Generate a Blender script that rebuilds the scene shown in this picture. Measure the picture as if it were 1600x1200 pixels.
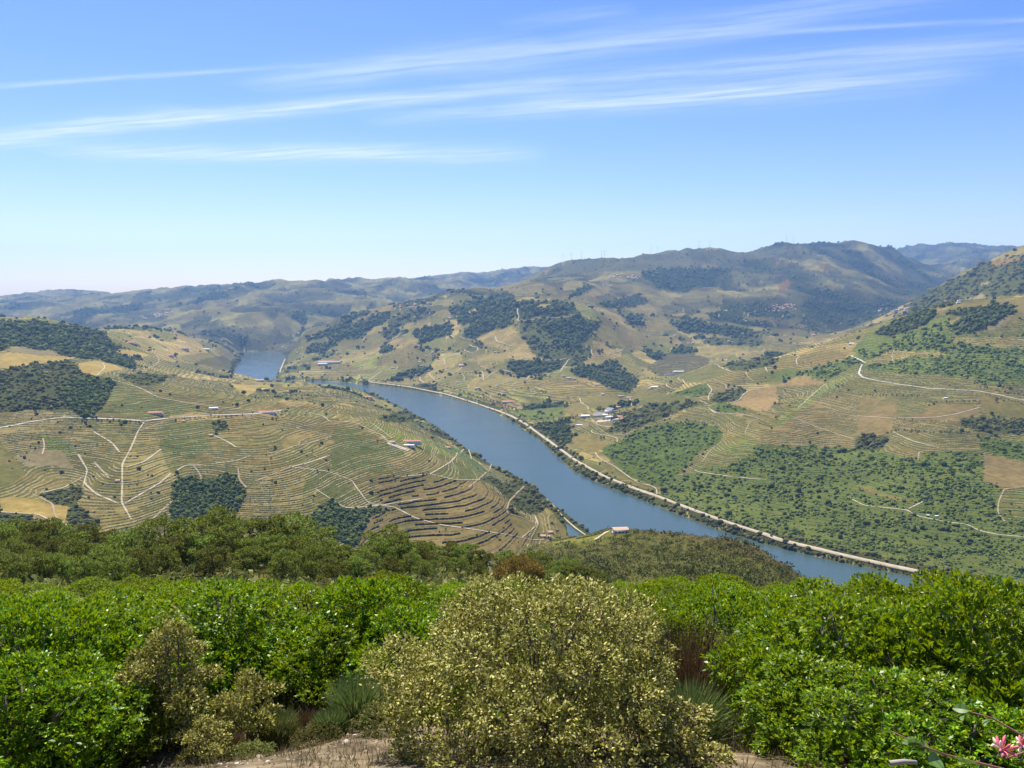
import bpy, bmesh, math, random
import numpy as np
from mathutils import Vector, Matrix, Euler

for o in list(bpy.data.objects):
    bpy.data.objects.remove(o)
sc = bpy.context.scene
COL = sc.collection
R = math.radians
random.seed(7)
rng = np.random.default_rng(11)

# ------------------------------------------------------------------ camera, sky, sun, exposure
HC = 550.0                      # eye height above the river, metres
FPX = 1256.0                    # focal length in pixels of the 1600 px wide photograph
HORIZON = 455.0
PITCH = math.atan((600.0 - HORIZON) / FPX)
cam_d = bpy.data.cameras.new('camera')
cam = bpy.data.objects.new('camera', cam_d)
COL.objects.link(cam)
cam_d.sensor_width = 36.0
cam_d.lens = 36.0 * FPX / 1600.0
cam_d.clip_start = 0.1
cam_d.clip_end = 90000.0
cam.location = (0, 0, HC)
cam.rotation_euler = (R(90) - PITCH, 0, 0)
sc.camera = cam

SUN_EL, SUN_AZ = R(60), R(-24)   # azimuth clockwise from the view direction (+Y)
sun_d = bpy.data.lights.new('sun', 'SUN')
sun_d.energy = 5.0
sun_d.angle = R(0.53)
sun_d.color = (1.0, 0.945, 0.84)
sun = bpy.data.objects.new('sun', sun_d)
COL.objects.link(sun)
sdir = Vector((math.cos(SUN_EL) * math.sin(SUN_AZ), math.cos(SUN_EL) * math.cos(SUN_AZ), math.sin(SUN_EL)))
sun.rotation_euler = sdir.to_track_quat('Z', 'Y').to_euler()
sun.location = (50, -50, 700)

world = bpy.data.worlds.new('World')
sc.world = world
world.use_nodes = True
wn, wl = world.node_tree.nodes, world.node_tree.links
wn.clear()


def N(nodes, kind, **kw):
    n = nodes.new(kind)
    for k, v in kw.items():
        if k.startswith('_'):
            continue
        setattr(n, k, v)
    return n


def ramp(nodes, pts, interp='LINEAR'):
    r = nodes.new('ShaderNodeValToRGB')
    r.color_ramp.interpolation = interp
    e = r.color_ramp.elements
    while len(e) > 1:
        e.remove(e[-1])
    e[0].position = pts[0][0]
    c = pts[0][1]
    e[0].color = (*c, 1) if len(c) == 3 else c
    for p, c in pts[1:]:
        q = e.new(p)
        q.color = (*c, 1) if len(c) == 3 else c
    return r


def math_node(nodes, links, op, a, b=None, c=None, clamp=False):
    m = nodes.new('ShaderNodeMath')
    m.operation = op
    m.use_clamp = clamp
    for i, v in enumerate((a, b, c)):
        if v is None:
            continue
        if isinstance(v, (int, float)):
            m.inputs[i].default_value = v
        else:
            links.new(v, m.inputs[i])
    return m.outputs[0]


def build_world():
    out = wn.new('ShaderNodeOutputWorld')
    bg = wn.new('ShaderNodeBackground')
    bg.inputs['Strength'].default_value = 0.088
    sky = wn.new('ShaderNodeTexSky')
    sky.sky_type = 'NISHITA'
    sky.sun_disc = False
    sky.sun_elevation = SUN_EL
    sky.sun_rotation = SUN_AZ
    sky.altitude = 600
    sky.air_density = 1.0
    sky.dust_density = 0.5
    sky.ozone_density = 2.2
    # thin cirrus: bands lying on a sheet high above the valley, found from the sky direction
    tc = wn.new('ShaderNodeTexCoord')
    sep = wn.new('ShaderNodeSeparateXYZ')
    wl.new(tc.outputs['Generated'], sep.inputs[0])
    M = lambda op, a, b=None, c=None, clamp=False: math_node(wn, wl, op, a, b, c, clamp)
    zc = M('MAXIMUM', sep.outputs['Z'], 0.03)
    gx = M('DIVIDE', sep.outputs['X'], zc)
    gy = M('DIVIDE', sep.outputs['Y'], zc)
    comb = wn.new('ShaderNodeCombineXYZ')
    wl.new(gx, comb.inputs[0])
    wl.new(gy, comb.inputs[1])
    # slow waviness shared by all the bands
    warp = wn.new('ShaderNodeTexNoise')
    warp.inputs['Scale'].default_value = 0.9
    warp.inputs['Detail'].default_value = 3
    wl.new(comb.outputs[0], warp.inputs['Vector'])
    wv = M('SUBTRACT', warp.outputs['Fac'], 0.5)
    # fibres drawn out along the mean direction of the bands
    ca, sa = math.cos(R(-19)), math.sin(R(-19))
    cvn = wn.new('ShaderNodeCombineXYZ')
    wl.new(M('MULTIPLY', M('ADD', M('MULTIPLY', gx, ca), M('MULTIPLY', gy, sa)), 0.9), cvn.inputs[0])
    wl.new(M('ADD', M('MULTIPLY', M('ADD', M('MULTIPLY', gx, -sa), M('MULTIPLY', gy, ca)), 7.0), M('MULTIPLY', wv, 1.2)), cvn.inputs[1])
    nz = wn.new('ShaderNodeTexNoise')
    nz.inputs['Scale'].default_value = 1.6
    nz.inputs['Detail'].default_value = 5
    nz.inputs['Roughness'].default_value = 0.6
    wl.new(cvn.outputs[0], nz.inputs['Vector'])
    fib = M('MULTIPLY_ADD', nz.outputs['Fac'], 2.6, -0.62, clamp=True)
    total = None
    for (x0, y0, x1, y1, width, dens, skew, seed) in CLOUD_BANDS:
        L = math.hypot(x1 - x0, y1 - y0)
        tx, ty = (x1 - x0) / L, (y1 - y0) / L
        px = M('SUBTRACT', gx, x0)
        py = M('SUBTRACT', gy, y0)
        s = M('ADD', M('MULTIPLY', px, tx), M('MULTIPLY', py, ty))
        t = M('ADD', M('MULTIPLY', px, -ty), M('MULTIPLY', py, tx))
        t = M('ADD', t, M('MULTIPLY', wv, width * 1.6))
        sn = M('DIVIDE', s, L)
        # tapered at both ends
        e0 = M('MULTIPLY', sn, M('SUBTRACT', 1.0, sn))
        ends = M('POWER', M('MAXIMUM', M('MULTIPLY', e0, 4.0), 0.0), 0.7)
        tw = M('DIVIDE', t, width)
        core = M('POWER', 2.718, M('MULTIPLY', M('MULTIPLY', tw, tw), -1.0))
        sk = M('ADD', M('MULTIPLY', tw, skew), 1.0, clamp=True)
        d = M('MULTIPLY', M('MULTIPLY', M('MULTIPLY', core, ends), M('MULTIPLY', fib, dens)), sk)
        total = d if total is None else M('ADD', total, d)
    total = M('MINIMUM', total, 0.85)
    hsv = wn.new('ShaderNodeHueSaturation')
    hsv.inputs['Hue'].default_value = 0.511
    hsv.inputs['Saturation'].default_value = SKY_SAT
    hsv.inputs['Value'].default_value = SKY_VAL
    wl.new(sky.outputs[0], hsv.inputs['Color'])
    mix = wn.new('ShaderNodeMix')
    mix.data_type = 'RGBA'
    wl.new(total, mix.inputs['Factor'])
    tint = wn.new('ShaderNodeMix')
    tint.data_type = 'RGBA'
    tint.blend_type = 'MULTIPLY'
    tint.inputs['Factor'].default_value = 1.0
    wl.new(hsv.outputs['Color'], tint.inputs['A'])
    tint.inputs['B'].default_value = (1.0, .895, .96, 1)
    wl.new(tint.outputs['Result'], mix.inputs['A'])
    mix.inputs['B'].default_value = (6.6, 7.1, 7.9, 1)
    wl.new(mix.outputs['Result'], bg.inputs['Color'])
    wl.new(bg.outputs[0], out.inputs[0])


def sky_point(px, py):
    """photo pixel above the horizon -> (x/z, y/z) of its direction"""
    cx, cy = (px - 800) / FPX, (600 - py) / FPX
    y = math.cos(PITCH) + cy * math.sin(PITCH)
    z = -math.sin(PITCH) + cy * math.cos(PITCH)
    return cx / z, y / z


def band(px0, py0, px1, py1, wpx, dens, skew=0.0, seed=0.0):
    a, b = sky_point(px0, py0), sky_point(px1, py1)
    mx, my = (px0 + px1) / 2, (py0 + py1) / 2
    c, d = sky_point(mx, my - wpx), sky_point(mx, my + wpx)
    L = math.hypot(b[0] - a[0], b[1] - a[1])
    n = (-(b[1] - a[1]) / L, (b[0] - a[0]) / L)
    w = abs((d[0] - c[0]) * n[0] + (d[1] - c[1]) * n[1]) / 2
    return (a[0], a[1], b[0], b[1], max(w * 1.15, 0.004), dens * .5, skew, seed)


CLOUD_BANDS = [
    band(-260, 152, 520, 100, 3, 1.0, 0, 1.0),
    band(-300, 262, 330, 172, 13, 1.15, 0, 2.0),
    band(80, 202, 900, 132, 9, 1.3, 0, 2.7),
    band(380, 140, 860, 62, 19, .8, 0, 3.0),
    band(640, 118, 1560, -28, 18, 0.75, 0, 4.0),
    band(560, 190, 1560, 112, 11, 0.85, 0, 5.0),
    band(760, 168, 1500, 132, 22, 0.42, 0, 5.6),
    band(720, 138, 1900, 50, 15, 0.62, 0, 6.0),
    band(1050, 58, 1900, 16, 4, 0.5, 0, 7.0),
    band(60, 240, 860, 240, 11, 1.3, 0, 8.0),
    band(780, 42, 1000, 14, 9, 0.4, 0, 9.0),
    band(1000, 356, 1420, 340, 7, 0.25, 0, 10.0),
]
SKY_SAT, SKY_VAL = 1.32, 1.1
build_world()

sc.view_settings.view_transform = 'Standard'
sc.view_settings.look = 'None'
sc.view_settings.gamma = 1.0
sc.view_settings.exposure = 0.86
sc.view_settings.use_curve_mapping = False
sc.render.engine = 'CYCLES'
sc.cycles.max_bounces = 6
sc.cycles.diffuse_bounces = 2
sc.cycles.glossy_bounces = 2
sc.cycles.transmission_bounces = 2
sc.cycles.transparent_max_bounces = 8
sc.cycles.volume_bounces = 0
sc.cycles.use_denoising = True


# ------------------------------------------------------------------ helpers
def tag(o, label=None, cat=None, group=None, kind=None):
    if label: o['label'] = label
    if cat: o['category'] = cat
    if group: o['group'] = group
    if kind: o['kind'] = kind
    return o


def mesh_np(name, verts, faces, mat=None, smooth=False, parent=None, uniform=True, cols=None):
    """verts (n,3); faces (m,k) array of one polygon size, or list of such arrays; linked as one object"""
    me = bpy.data.meshes.new(name)
    fs = faces if isinstance(faces, list) else [faces]
    fs = [np.asarray(f, dtype=np.int32) for f in fs if len(f)]
    verts = np.asarray(verts, dtype=np.float32)
    me.vertices.add(len(verts))
    me.vertices.foreach_set('co', verts.ravel())
    nl = sum(f.size for f in fs)
    npoly = sum(len(f) for f in fs)
    me.loops.add(nl)
    me.loops.foreach_set('vertex_index', np.concatenate([f.ravel() for f in fs]))
    me.polygons.add(npoly)
    tot = np.concatenate([np.full(len(f), f.shape[1], dtype=np.int32) for f in fs])
    st = np.concatenate([[0], np.cumsum(tot)[:-1]]).astype(np.int32)
    me.polygons.foreach_set('loop_start', st)
    me.polygons.foreach_set('loop_total', tot)
    if smooth:
        me.polygons.foreach_set('use_smooth', np.ones(npoly, dtype=bool))
    me.update(calc_edges=True)
    if cols is not None:
        a = me.color_attributes.new('albedo', 'FLOAT_COLOR', 'POINT')
        c = np.ones((len(verts), 4), dtype=np.float32)
        c[:, :cols.shape[1]] = cols
        a.data.foreach_set('color', c.ravel())
    if mat:
        me.materials.append(mat)
    o = bpy.data.objects.new(name, me)
    COL.objects.link(o)
    if parent:
        o.parent = parent
    return o


def empty(name, loc, rz=0.0, scale=1.0):
    o = bpy.data.objects.new(name, None)
    o.location = loc
    o.rotation_euler = (0, 0, rz)
    o.scale = (scale, scale, scale)
    o.empty_display_size = 0.5
    COL.objects.link(o)
    return o


def copy_tree(o, parent=None):
    c = o.copy()
    COL.objects.link(c)
    c.parent = parent
    for ch in o.children:
        copy_tree(ch, c)
    return c


class MB:
    """collects simple shapes into one mesh"""
    def __init__(s):
        s.v, s.f3, s.f4 = [], [], []

    def box(s, x0, x1, y0, y1, z0, z1):
        b = len(s.v)
        s.v += [(x0, y0, z0), (x1, y0, z0), (x1, y1, z0), (x0, y1, z0), (x0, y0, z1), (x1, y0, z1), (x1, y1, z1), (x0, y1, z1)]
        s.f4 += [tuple(b + i for i in q) for q in ((0, 3, 2, 1), (4, 5, 6, 7), (0, 1, 5, 4), (1, 2, 6, 5), (2, 3, 7, 6), (3, 0, 4, 7))]
        return s

    def quad(s, a, b, c, d):
        n = len(s.v)
        s.v += [a, b, c, d]
        s.f4.append((n, n + 1, n + 2, n + 3))
        return s

    def tri(s, a, b, c):
        n = len(s.v)
        s.v += [a, b, c]
        s.f3.append((n, n + 1, n + 2))
        return s

    def tube(s, pts, radii, k=6, cap=True):
        P = [Vector(p) for p in pts]
        base = len(s.v)
        for i, p in enumerate(P):
            d = (P[min(i + 1, len(P) - 1)] - P[max(i - 1, 0)]).normalized()
            a = d.orthogonal().normalized() if i == 0 else (a - d * a.dot(d)).normalized()
            b = d.cross(a)
            for j in range(k):
                t = 2 * math.pi * j / k
                s.v.append(tuple(p + (a * math.cos(t) + b * math.sin(t)) * radii[i]))
        for i in range(len(P) - 1):
            for j in range(k):
                q, r_ = base + i * k, base + (i + 1) * k
                s.f4.append((q + j, q + (j + 1) % k, r_ + (j + 1) % k, r_ + j))
        if cap:
            n = len(s.v)
            s.v.append(tuple(P[-1]))
            r_ = base + (len(P) - 1) * k
            for j in range(k):
                s.f3.append((r_ + j, r_ + (j + 1) % k, n))
        return s

    def build(s, name, mat, parent=None, smooth=False):
        f = []
        if s.f4: f.append(np.array(s.f4))
        if s.f3: f.append(np.array(s.f3))
        return mesh_np(name, np.array(s.v, dtype=np.float32), f, mat, smooth, parent)


# lattice noise, vectorised
def _hash(ix, iy, seed):
    h = (ix.astype(np.int64) * 374761393 + iy.astype(np.int64) * 668265263 + seed * 2147483647) & 0xFFFFFFFF
    h = ((h ^ (h >> 13)) * 1274126177) & 0xFFFFFFFF
    h = h ^ (h >> 16)
    return (h & 0xFFFFFF) / float(0xFFFFFF)


def vnoise(x, y, seed=0):
    ix, iy = np.floor(x), np.floor(y)
    fx, fy = x - ix, y - iy
    fx = fx * fx * fx * (fx * (fx * 6 - 15) + 10)
    fy = fy * fy * fy * (fy * (fy * 6 - 15) + 10)
    ix, iy = ix.astype(np.int64), iy.astype(np.int64)
    a = _hash(ix, iy, seed); b = _hash(ix + 1, iy, seed)
    c = _hash(ix, iy + 1, seed); d = _hash(ix + 1, iy + 1, seed)
    return ((a * (1 - fx) + b * fx) * (1 - fy) + (c * (1 - fx) + d * fx) * fy) * 2 - 1


def fbm(x, y, oct=4, seed=0, gain=0.5):
    s, a, t = 0, 1.0, 0
    for i in range(oct):
        s = s + a * vnoise(x + 13.7 * i, y - 7.3 * i, seed + i)
        t += a
        a *= gain
        x, y = x * 2.03, y * 2.03
    return s / t


def sstep(a, b, x):
    t = np.clip((x - a) / (b - a), 0, 1)
    return t * t * (3 - 2 * t)


def pix_w(py):
    return np.tan(np.arctan((600.0 - py) / FPX) - PITCH)


def pix_u(px, py):
    cy = (600.0 - py) / FPX
    return ((px - 800.0) / FPX) / (math.cos(PITCH) + cy * math.sin(PITCH))


def project(X, Y, Z):
    """world -> photo pixel"""
    zc = Y * math.cos(PITCH) - (Z - HC) * math.sin(PITCH)
    yc = Y * math.sin(PITCH) + (Z - HC) * math.cos(PITCH)
    return 800 + FPX * X / zc, 600 - FPX * yc / zc


def water_pt(px, py):
    w = pix_w(py)
    D = -HC / w
    return pix_u(px, py) * D, D


def in_poly(x, y, poly):
    poly = np.asarray(poly, dtype=float)
    inside = np.zeros(x.shape, dtype=bool)
    bb = (x >= poly[:, 0].min()) & (x <= poly[:, 0].max()) & (y >= poly[:, 1].min()) & (y <= poly[:, 1].max())
    if not bb.any():
        return inside
    xs, ys = x[bb], y[bb]
    r = np.zeros(xs.shape, dtype=bool)
    n = len(poly)
    for i in range(n):
        x1, y1 = poly[i]
        x2, y2 = poly[(i + 1) % n]
        if y1 == y2:
            continue
        c = ((y1 > ys) != (y2 > ys)) & (xs < (x2 - x1) * (ys - y1) / (y2 - y1) + x1)
        r ^= c
    inside[bb] = r
    return inside


def poly_dist(x, y, poly, closed=True):
    poly = np.asarray(poly, dtype=float)
    best = np.full(x.shape, 1e9)
    n = len(poly)
    for i in range(n if closed else n - 1):
        a, b = poly[i], poly[(i + 1) % n]
        d = b - a
        L2 = max((d ** 2).sum(), 1e-9)
        t = np.clip(((x - a[0]) * d[0] + (y - a[1]) * d[1]) / L2, 0, 1)
        best = np.minimum(best, (x - a[0] - t * d[0]) ** 2 + (y - a[1] - t * d[1]) ** 2)
    return np.sqrt(best)


# ------------------------------------------------------------------ the lie of the land
# river banks, as read at water level
FAR_BANK = [(1640, 955), (1560, 932), (1500, 917), (1400, 896), (1340, 884), (1287, 873), (1200, 851), (1150, 837), (1110, 823),
            (1037, 795), (990, 776), (940, 757), (895, 736), (845, 690), (800, 659), (760, 638), (700, 621), (660, 613), (620, 606),
            (590, 603), (560, 600), (540, 598)]
NEAR_BANK = [(530, 603), (550, 607), (580, 615), (600, 623), (625, 635), (650, 648), (675, 662), (700, 679), (740, 709), (770, 727),
             (800, 741), (837, 763), (862, 785), (892, 808), (925, 836), (970, 868), (1050, 908), (1200, 955), (1400, 1005), (1640, 1065)]
LAKE = [(382, 549), (415, 549.5), (438, 551), (446, 557), (440, 567), (434, 580), (430, 589), (424, 594), (540, 597.5), (530, 603), (440, 603),
        (400, 600), (385, 594), (373, 588), (366, 582), (373, 570), (378, 558)]
INLET = [(884, 818), (890, 820), (899, 828), (909, 836), (908, 842), (893, 846), (888, 834)]
RIVER_W = np.array([water_pt(*p) for p in FAR_BANK + NEAR_BANK])
LAKE_W = np.array([water_pt(*p) for p in LAKE])
INLET_W = np.array([water_pt(*p) for p in INLET])

CP = []      # (u, ln D, w)


def cp(px, py, D):
    CP.append((pix_u(px, py), math.log(D), pix_w(py)))


def cz(px, D, z):
    u = (px - 800.0) / FPX
    CP.append((u, math.log(D), (z - HC) / D))


for px in (-150, 100, 400, 700, 1000, 1300, 1600, 1750):
    cz(px, 40, HC - 18.4); cz(px, 60, HC - 25.0)
    cz(px, 120, HC - 49)
for px, D, zr in [(-150, 200, -66), (0, 200, -68), (150, 200, -72), (340, 200, -68), (450, 200, -72), (600, 220, -77), (720, 240, -86), (850, 260, -97),
                  (1000, 250, -100), (1150, 250, -103), (1300, 250, -112), (1500, 250, -118), (1750, 250, -122),
                  (-150, 300, -125), (0, 300, -125), (200, 300, -128), (400, 300, -120), (600, 320, -124), (750, 340, -132),
                  (-150, 480, -280), (0, 500, -290), (200, 500, -290), (400, 500, -280), (600, 500, -255), (720, 520, -235),
                  (-150, 850, -470), (0, 850, -480), (200, 850, -480), (400, 850, -480), (600, 900, -470), (720, 950, -470), (800, 1150, -500),
                  (1300, 500, -215), (1500, 500, -250), (1750, 500, -260), (1300, 800, -370), (1500, 800, -420), (1750, 800, -430)]:
    cz(px, D, HC + zr)
# the spur in front of the river
for p in [(820, 868, 600), (830, 858, 800), (870, 852, 850), (900, 845, 880), (930, 836, 900), (960, 826, 905), (985, 829, 900), (1037, 837, 880), (1100, 850, 840), (1150, 862, 800), (1200, 878, 740),
          (1255, 905, 640), (880, 880, 560), (950, 870, 640), (1000, 900, 480), (1000, 868, 680), (1100, 890, 560), (900, 865, 700), (1180, 905, 500)]:
    cp(*p)
for px, D, z in [(960, 1080, 170), (1037, 1080, 150), (1100, 1050, 150), (1200, 980, 150), (900, 1080, 150), (860, 1050, 150), (900, 1350, 30), (1000, 1350, 20), (1300, 1000, 120), (820, 1300, 40)]:
    cz(px, D, z)
# vineyard hill on the left, peninsula
for p in [(-120, 800, 1330), (0, 822, 1350), (100, 835, 1350), (200, 838, 1380), (300, 838, 1450), (400, 840, 1470), (500, 848, 1440), (600, 858, 1520), (700, 864, 1510),
          (800, 862, 1565), (850, 848, 1680), (-120, 730, 1520),
          (0, 745, 1550), (100, 745, 1650), (200, 740, 1600), (300, 740, 1680), (400, 740, 1640), (500, 740, 1720), (600, 760, 1790), (700, 770, 1795),
          (800, 790, 1810), (840, 800, 1910),
          (-120, 660, 1850), (0, 670, 1850), (100, 660, 1900), (240, 653, 1950), (400, 650, 2050), (500, 655, 2150), (560, 664, 2150), (640, 695, 2090), (700, 720, 2095), (760, 742, 2090),
          (600, 640, 2600), (650, 664, 2600), (700, 690, 2630), (100, 620, 2050), (60, 580, 2300), (0, 560, 2500), (-120, 560, 2500), (100, 570, 2500), (150, 572, 2600), (200, 585, 2500),
          (300, 600, 2600), (400, 620, 2700), (450, 622, 2800), (500, 620, 3000), (520, 610, 3400), (555, 608, 3900), (450, 597, 3900), (400, 598, 4200), (500, 602, 3900),
          (0, 503, 3400), (-120, 500, 3400), (100, 510, 3600), (50, 545, 3000), (190, 560, 3300), (150, 525, 3700), (250, 545, 4500), (300, 530, 5200), (200, 515, 4800), (340, 558, 5500),
          (365, 570, 5650), (250, 580, 3600), (350, 588, 4250), (300, 565, 4600), (350, 540, 6200)]:
    cp(*p)
for px, D, z in [(0, 5200, 170), (-120, 5200, 170), (100, 5500, 160), (200, 6500, 150), (300, 6900, 110)]:
    cz(px, D, z)
# far left hills
for p in [(0, 492, 10000), (100, 490, 10000), (-150, 480, 12000), (0, 468, 14000), (60, 463, 14000), (130, 459, 14000), (200, 464, 14000), (262, 457, 14000), (335, 460, 15000), (230, 488, 9500),
          (330, 488, 8500), (370, 458, 10500), (400, 449, 11000), (450, 444, 11000), (530, 449, 11500), (590, 446, 12000), (640, 442, 12500), (400, 500, 8000), (350, 520, 7600), (420, 538, 7400), (470, 545, 7300),
          (440, 470, 9500), (500, 490, 8800), (560, 470, 9500), (480, 515, 8000), (700, 436, 15000), (760, 426, 15500), (840, 423, 15500), (640, 450, 11500)]:
    cp(*p)
# middle hill beyond the river
for p in [(480, 570, 5400), (520, 560, 5600), (560, 590, 4950), (600, 560, 5300), (650, 588, 4850), (700, 600, 4500), (700, 560, 5050), (700, 520, 5600), (800, 600, 4250), (800, 560, 4700), (800, 520, 5150),
          (800, 480, 5600), (870, 464, 5900), (850, 470, 5750), (900, 500, 5300), (870, 540, 4850), (950, 540, 5200), (900, 578, 4450), (950, 598, 4150), (1000, 580, 4700),
          (450, 540, 6200), (480, 516, 6500), (560, 491, 6800), (640, 471, 7000), (720, 456, 7200), (800, 449, 7500), (860, 444, 8000), (560, 540, 5900), (620, 500, 6300), (700, 480, 6500),
          (900, 452, 7000), (950, 440, 8500), (780, 500, 5500), (940, 490, 5800)]:
    cp(*p)
for px, D, z in [(500, 7300, 120), (600, 8200, 200), (700, 9500, 260), (780, 11500, 380), (860, 6600, 480), (930, 6300, 400), (980, 5600, 200)]:
    cz(px, D, z)
# the big mountain, the side valley and the blue range behind
for p in [(845, 431, 10500), (880, 413, 10000), (940, 405, 10000), (1010, 400, 10000), (1090, 397, 10000), (1160, 397, 10000), (1245, 386, 10500), (1290, 391, 10500), (1340, 383, 11000), (1400, 398, 11500),
          (1000, 430, 8500), (960, 460, 7500), (1050, 460, 8000), (1100, 420, 9000), (1150, 455, 8200), (1060, 500, 6800), (1000, 520, 6200), (1050, 560, 5400), (1100, 540, 5900), (1150, 556, 5300),
          (1220, 485, 7500), (1200, 520, 6500), (1300, 520, 7000), (1320, 450, 8500), (1300, 420, 9500), (1400, 470, 8500), (1420, 440, 10000), (1350, 500, 7500), (1200, 420, 9300), (1180, 500, 7000),
          (1390, 394, 17000), (1440, 387, 17000), (1508, 384, 17000), (1560, 393, 17000), (1600, 396, 17000), (1750, 400, 17000), (1500, 412, 13500), (1470, 436, 11500)]:
    cp(*p)
for px, D, z in [(900, 12500, 600), (1100, 13000, 700), (1300, 14000, 700), (1400, 14500, 800), (0, 19000, 250), (400, 19000, 250), (800, 20000, 300), (1200, 22000, 300), (1600, 22000, 300), (-150, 19000, 200), (1750, 22000, 300)]:
    cz(px, D, z)
# hill on the far right
for p in [(1600, 399, 5500), (1750, 380, 5500), (1550, 409, 5800), (1500, 431, 6000), (1450, 459, 6200), (1410, 480, 6500), (1600, 430, 5000), (1550, 450, 5000), (1500, 468, 5200), (1600, 455, 4650), (1750, 450, 4650)]:
    cp(*p)
for px, D, z in [(1750, 4200, 430), (1600, 4200, 420), (1500, 4400, 340), (1400, 4800, 250), (1300, 5200, 170), (1200, 5000, 130), (1130, 4800, 95), (1400, 7300, 350)]:
    cz(px, D, z)
# hillside on the right, across the river
for p in [(1750, 455, 3700), (1600, 463, 3700), (1520, 469, 3700), (1450, 483, 3700), (1400, 505, 3650), (1350, 521, 3700), (1300, 535, 3750), (1250, 546, 3900), (1200, 565, 4000), (1130, 571, 4100), (1080, 578, 4200),
          (1040, 600, 4150), (1000, 605, 4000), (960, 620, 3800), (900, 630, 3700), (1750, 520, 3200), (1600, 520, 3200), (1600, 600, 2750), (1750, 600, 2750), (1500, 560, 3050), (1500, 640, 2480), (1600, 700, 2220), (1750, 700, 2150),
          (1600, 800, 1780), (1600, 880, 1550), (1750, 800, 1700), (1500, 760, 1930), (1500, 860, 1620), (1400, 560, 3200), (1400, 620, 2680), (1400, 700, 2240), (1400, 800, 1830), (1300, 580, 3300),
          (1300, 640, 2750), (1300, 720, 2230), (1300, 800, 1870), (1200, 600, 3400), (1340, 592, 2950), (1240, 650, 2600), (1150, 700, 2330), (1085, 732, 2230), (1000, 660, 2900), (1100, 620, 3200), (1200, 588, 3450),
          (1100, 660, 2780), (1180, 630, 2950), (940, 650, 3200), (900, 650, 3250), (880, 690, 2860), (960, 700, 2650), (1000, 720, 2450), (1100, 780, 2040), (850, 640, 3450), (800, 630, 3700), (1200, 800, 1900), (1050, 690, 2620)]:
    cp(*p)
for P_, off in ((RIVER_W[:len(FAR_BANK)], 1), (RIVER_W[len(FAR_BANK):], -1)):
    for i in range(0, len(P_), 2):
        X, Y = P_[i]
        CP.append((X / Y, math.log(Y), (2 - HC) / Y))
CPA = np.array(CP)

KU = 1.6


def tps(r2):
    return 0.5 * r2 * np.log(r2 + 1e-12)


def fit_rbf():
    P = np.stack([CPA[:, 0] * KU, CPA[:, 1]], 1)
    n = len(P)
    d2 = ((P[:, None] - P[None]) ** 2).sum(-1)
    A = np.zeros((n + 3, n + 3))
    A[:n, :n] = tps(d2) + np.eye(n) * 2e-4
    A[:n, n] = 1; A[:n, n + 1:] = P
    A[n, :n] = 1; A[n + 1:, :n] = P.T
    b = np.zeros(n + 3); b[:n] = CPA[:, 2]
    return P, np.linalg.solve(A, b)


RP, RC = fit_rbf()


def rbf(u, v):
    q = np.stack([u.ravel() * KU, v.ravel()], 1).astype(np.float64)
    out = np.empty(len(q))
    for i in range(0, len(q), 20000):
        c = q[i:i + 20000]
        d2 = (c[:, :1] - RP[None, :, 0]) ** 2 + (c[:, 1:] - RP[None, :, 1]) ** 2
        out[i:i + 20000] = tps(d2) @ RC[:len(RP)] + RC[len(RP)] + c @ RC[len(RP) + 1:]
    return out.reshape(u.shape)


NU = 940
UA = np.linspace(-0.77, 0.77, NU)
DA = np.concatenate([np.geomspace(40, 1200, 84, endpoint=False), np.geomspace(1200, 2700, 270, endpoint=False), np.geomspace(2700, 4600, 110, endpoint=False),
                     np.geomspace(4600, 9000, 110, endpoint=False), np.geomspace(9000, 19500, 80)])
VA = np.log(DA)
ND = len(DA)
# the smooth base on a coarser grid, then refined
cu = np.linspace(-0.77, 0.77, 190)
cv = np.interp(np.linspace(0, ND - 1, 240), np.arange(ND), VA)
base = rbf(*np.meshgrid(cu, cv))


def bilin(grid, ua, va, u, v):
    fu = np.clip((u - ua[0]) / (ua[1] - ua[0]), 0, len(ua) - 1.001)
    fv = np.clip(np.interp(v, va, np.arange(len(va))), 0, len(va) - 1.001)
    i, j = fu.astype(int), fv.astype(int)
    a, b = fu - i, fv - j
    return (grid[j, i] * (1 - a) + grid[j, i + 1] * a) * (1 - b) + (grid[j + 1, i] * (1 - a) + grid[j + 1, i + 1] * a) * b


GU, GV = np.meshgrid(UA, VA)
GD = np.exp(GV)
GX, GY = GU * GD, GD
W0 = bilin(base, cu, cv, GU, GV)
GZ = HC + W0 * GD


def near_z(X, Y):
    Yc = np.maximum(Y, 0)
    return HC - 2.5 - 0.405 * np.minimum(Yc, 35) - 0.332 * np.maximum(Yc - 35, 0) - 0.00002 * X * X + 0.5 * vnoise(X * 0.12, Y * 0.12, 3) + 0.16 * vnoise(X * 0.5, Y * 0.5, 4) + np.where(Y < 0, 0.05 * Y, 0)


# distance to the water
RIV = in_poly(GX, GY, RIVER_W) | in_poly(GX, GY, LAKE_W)
RD = np.minimum(poly_dist(GX, GY, RIVER_W), poly_dist(GX, GY, LAKE_W))
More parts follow.
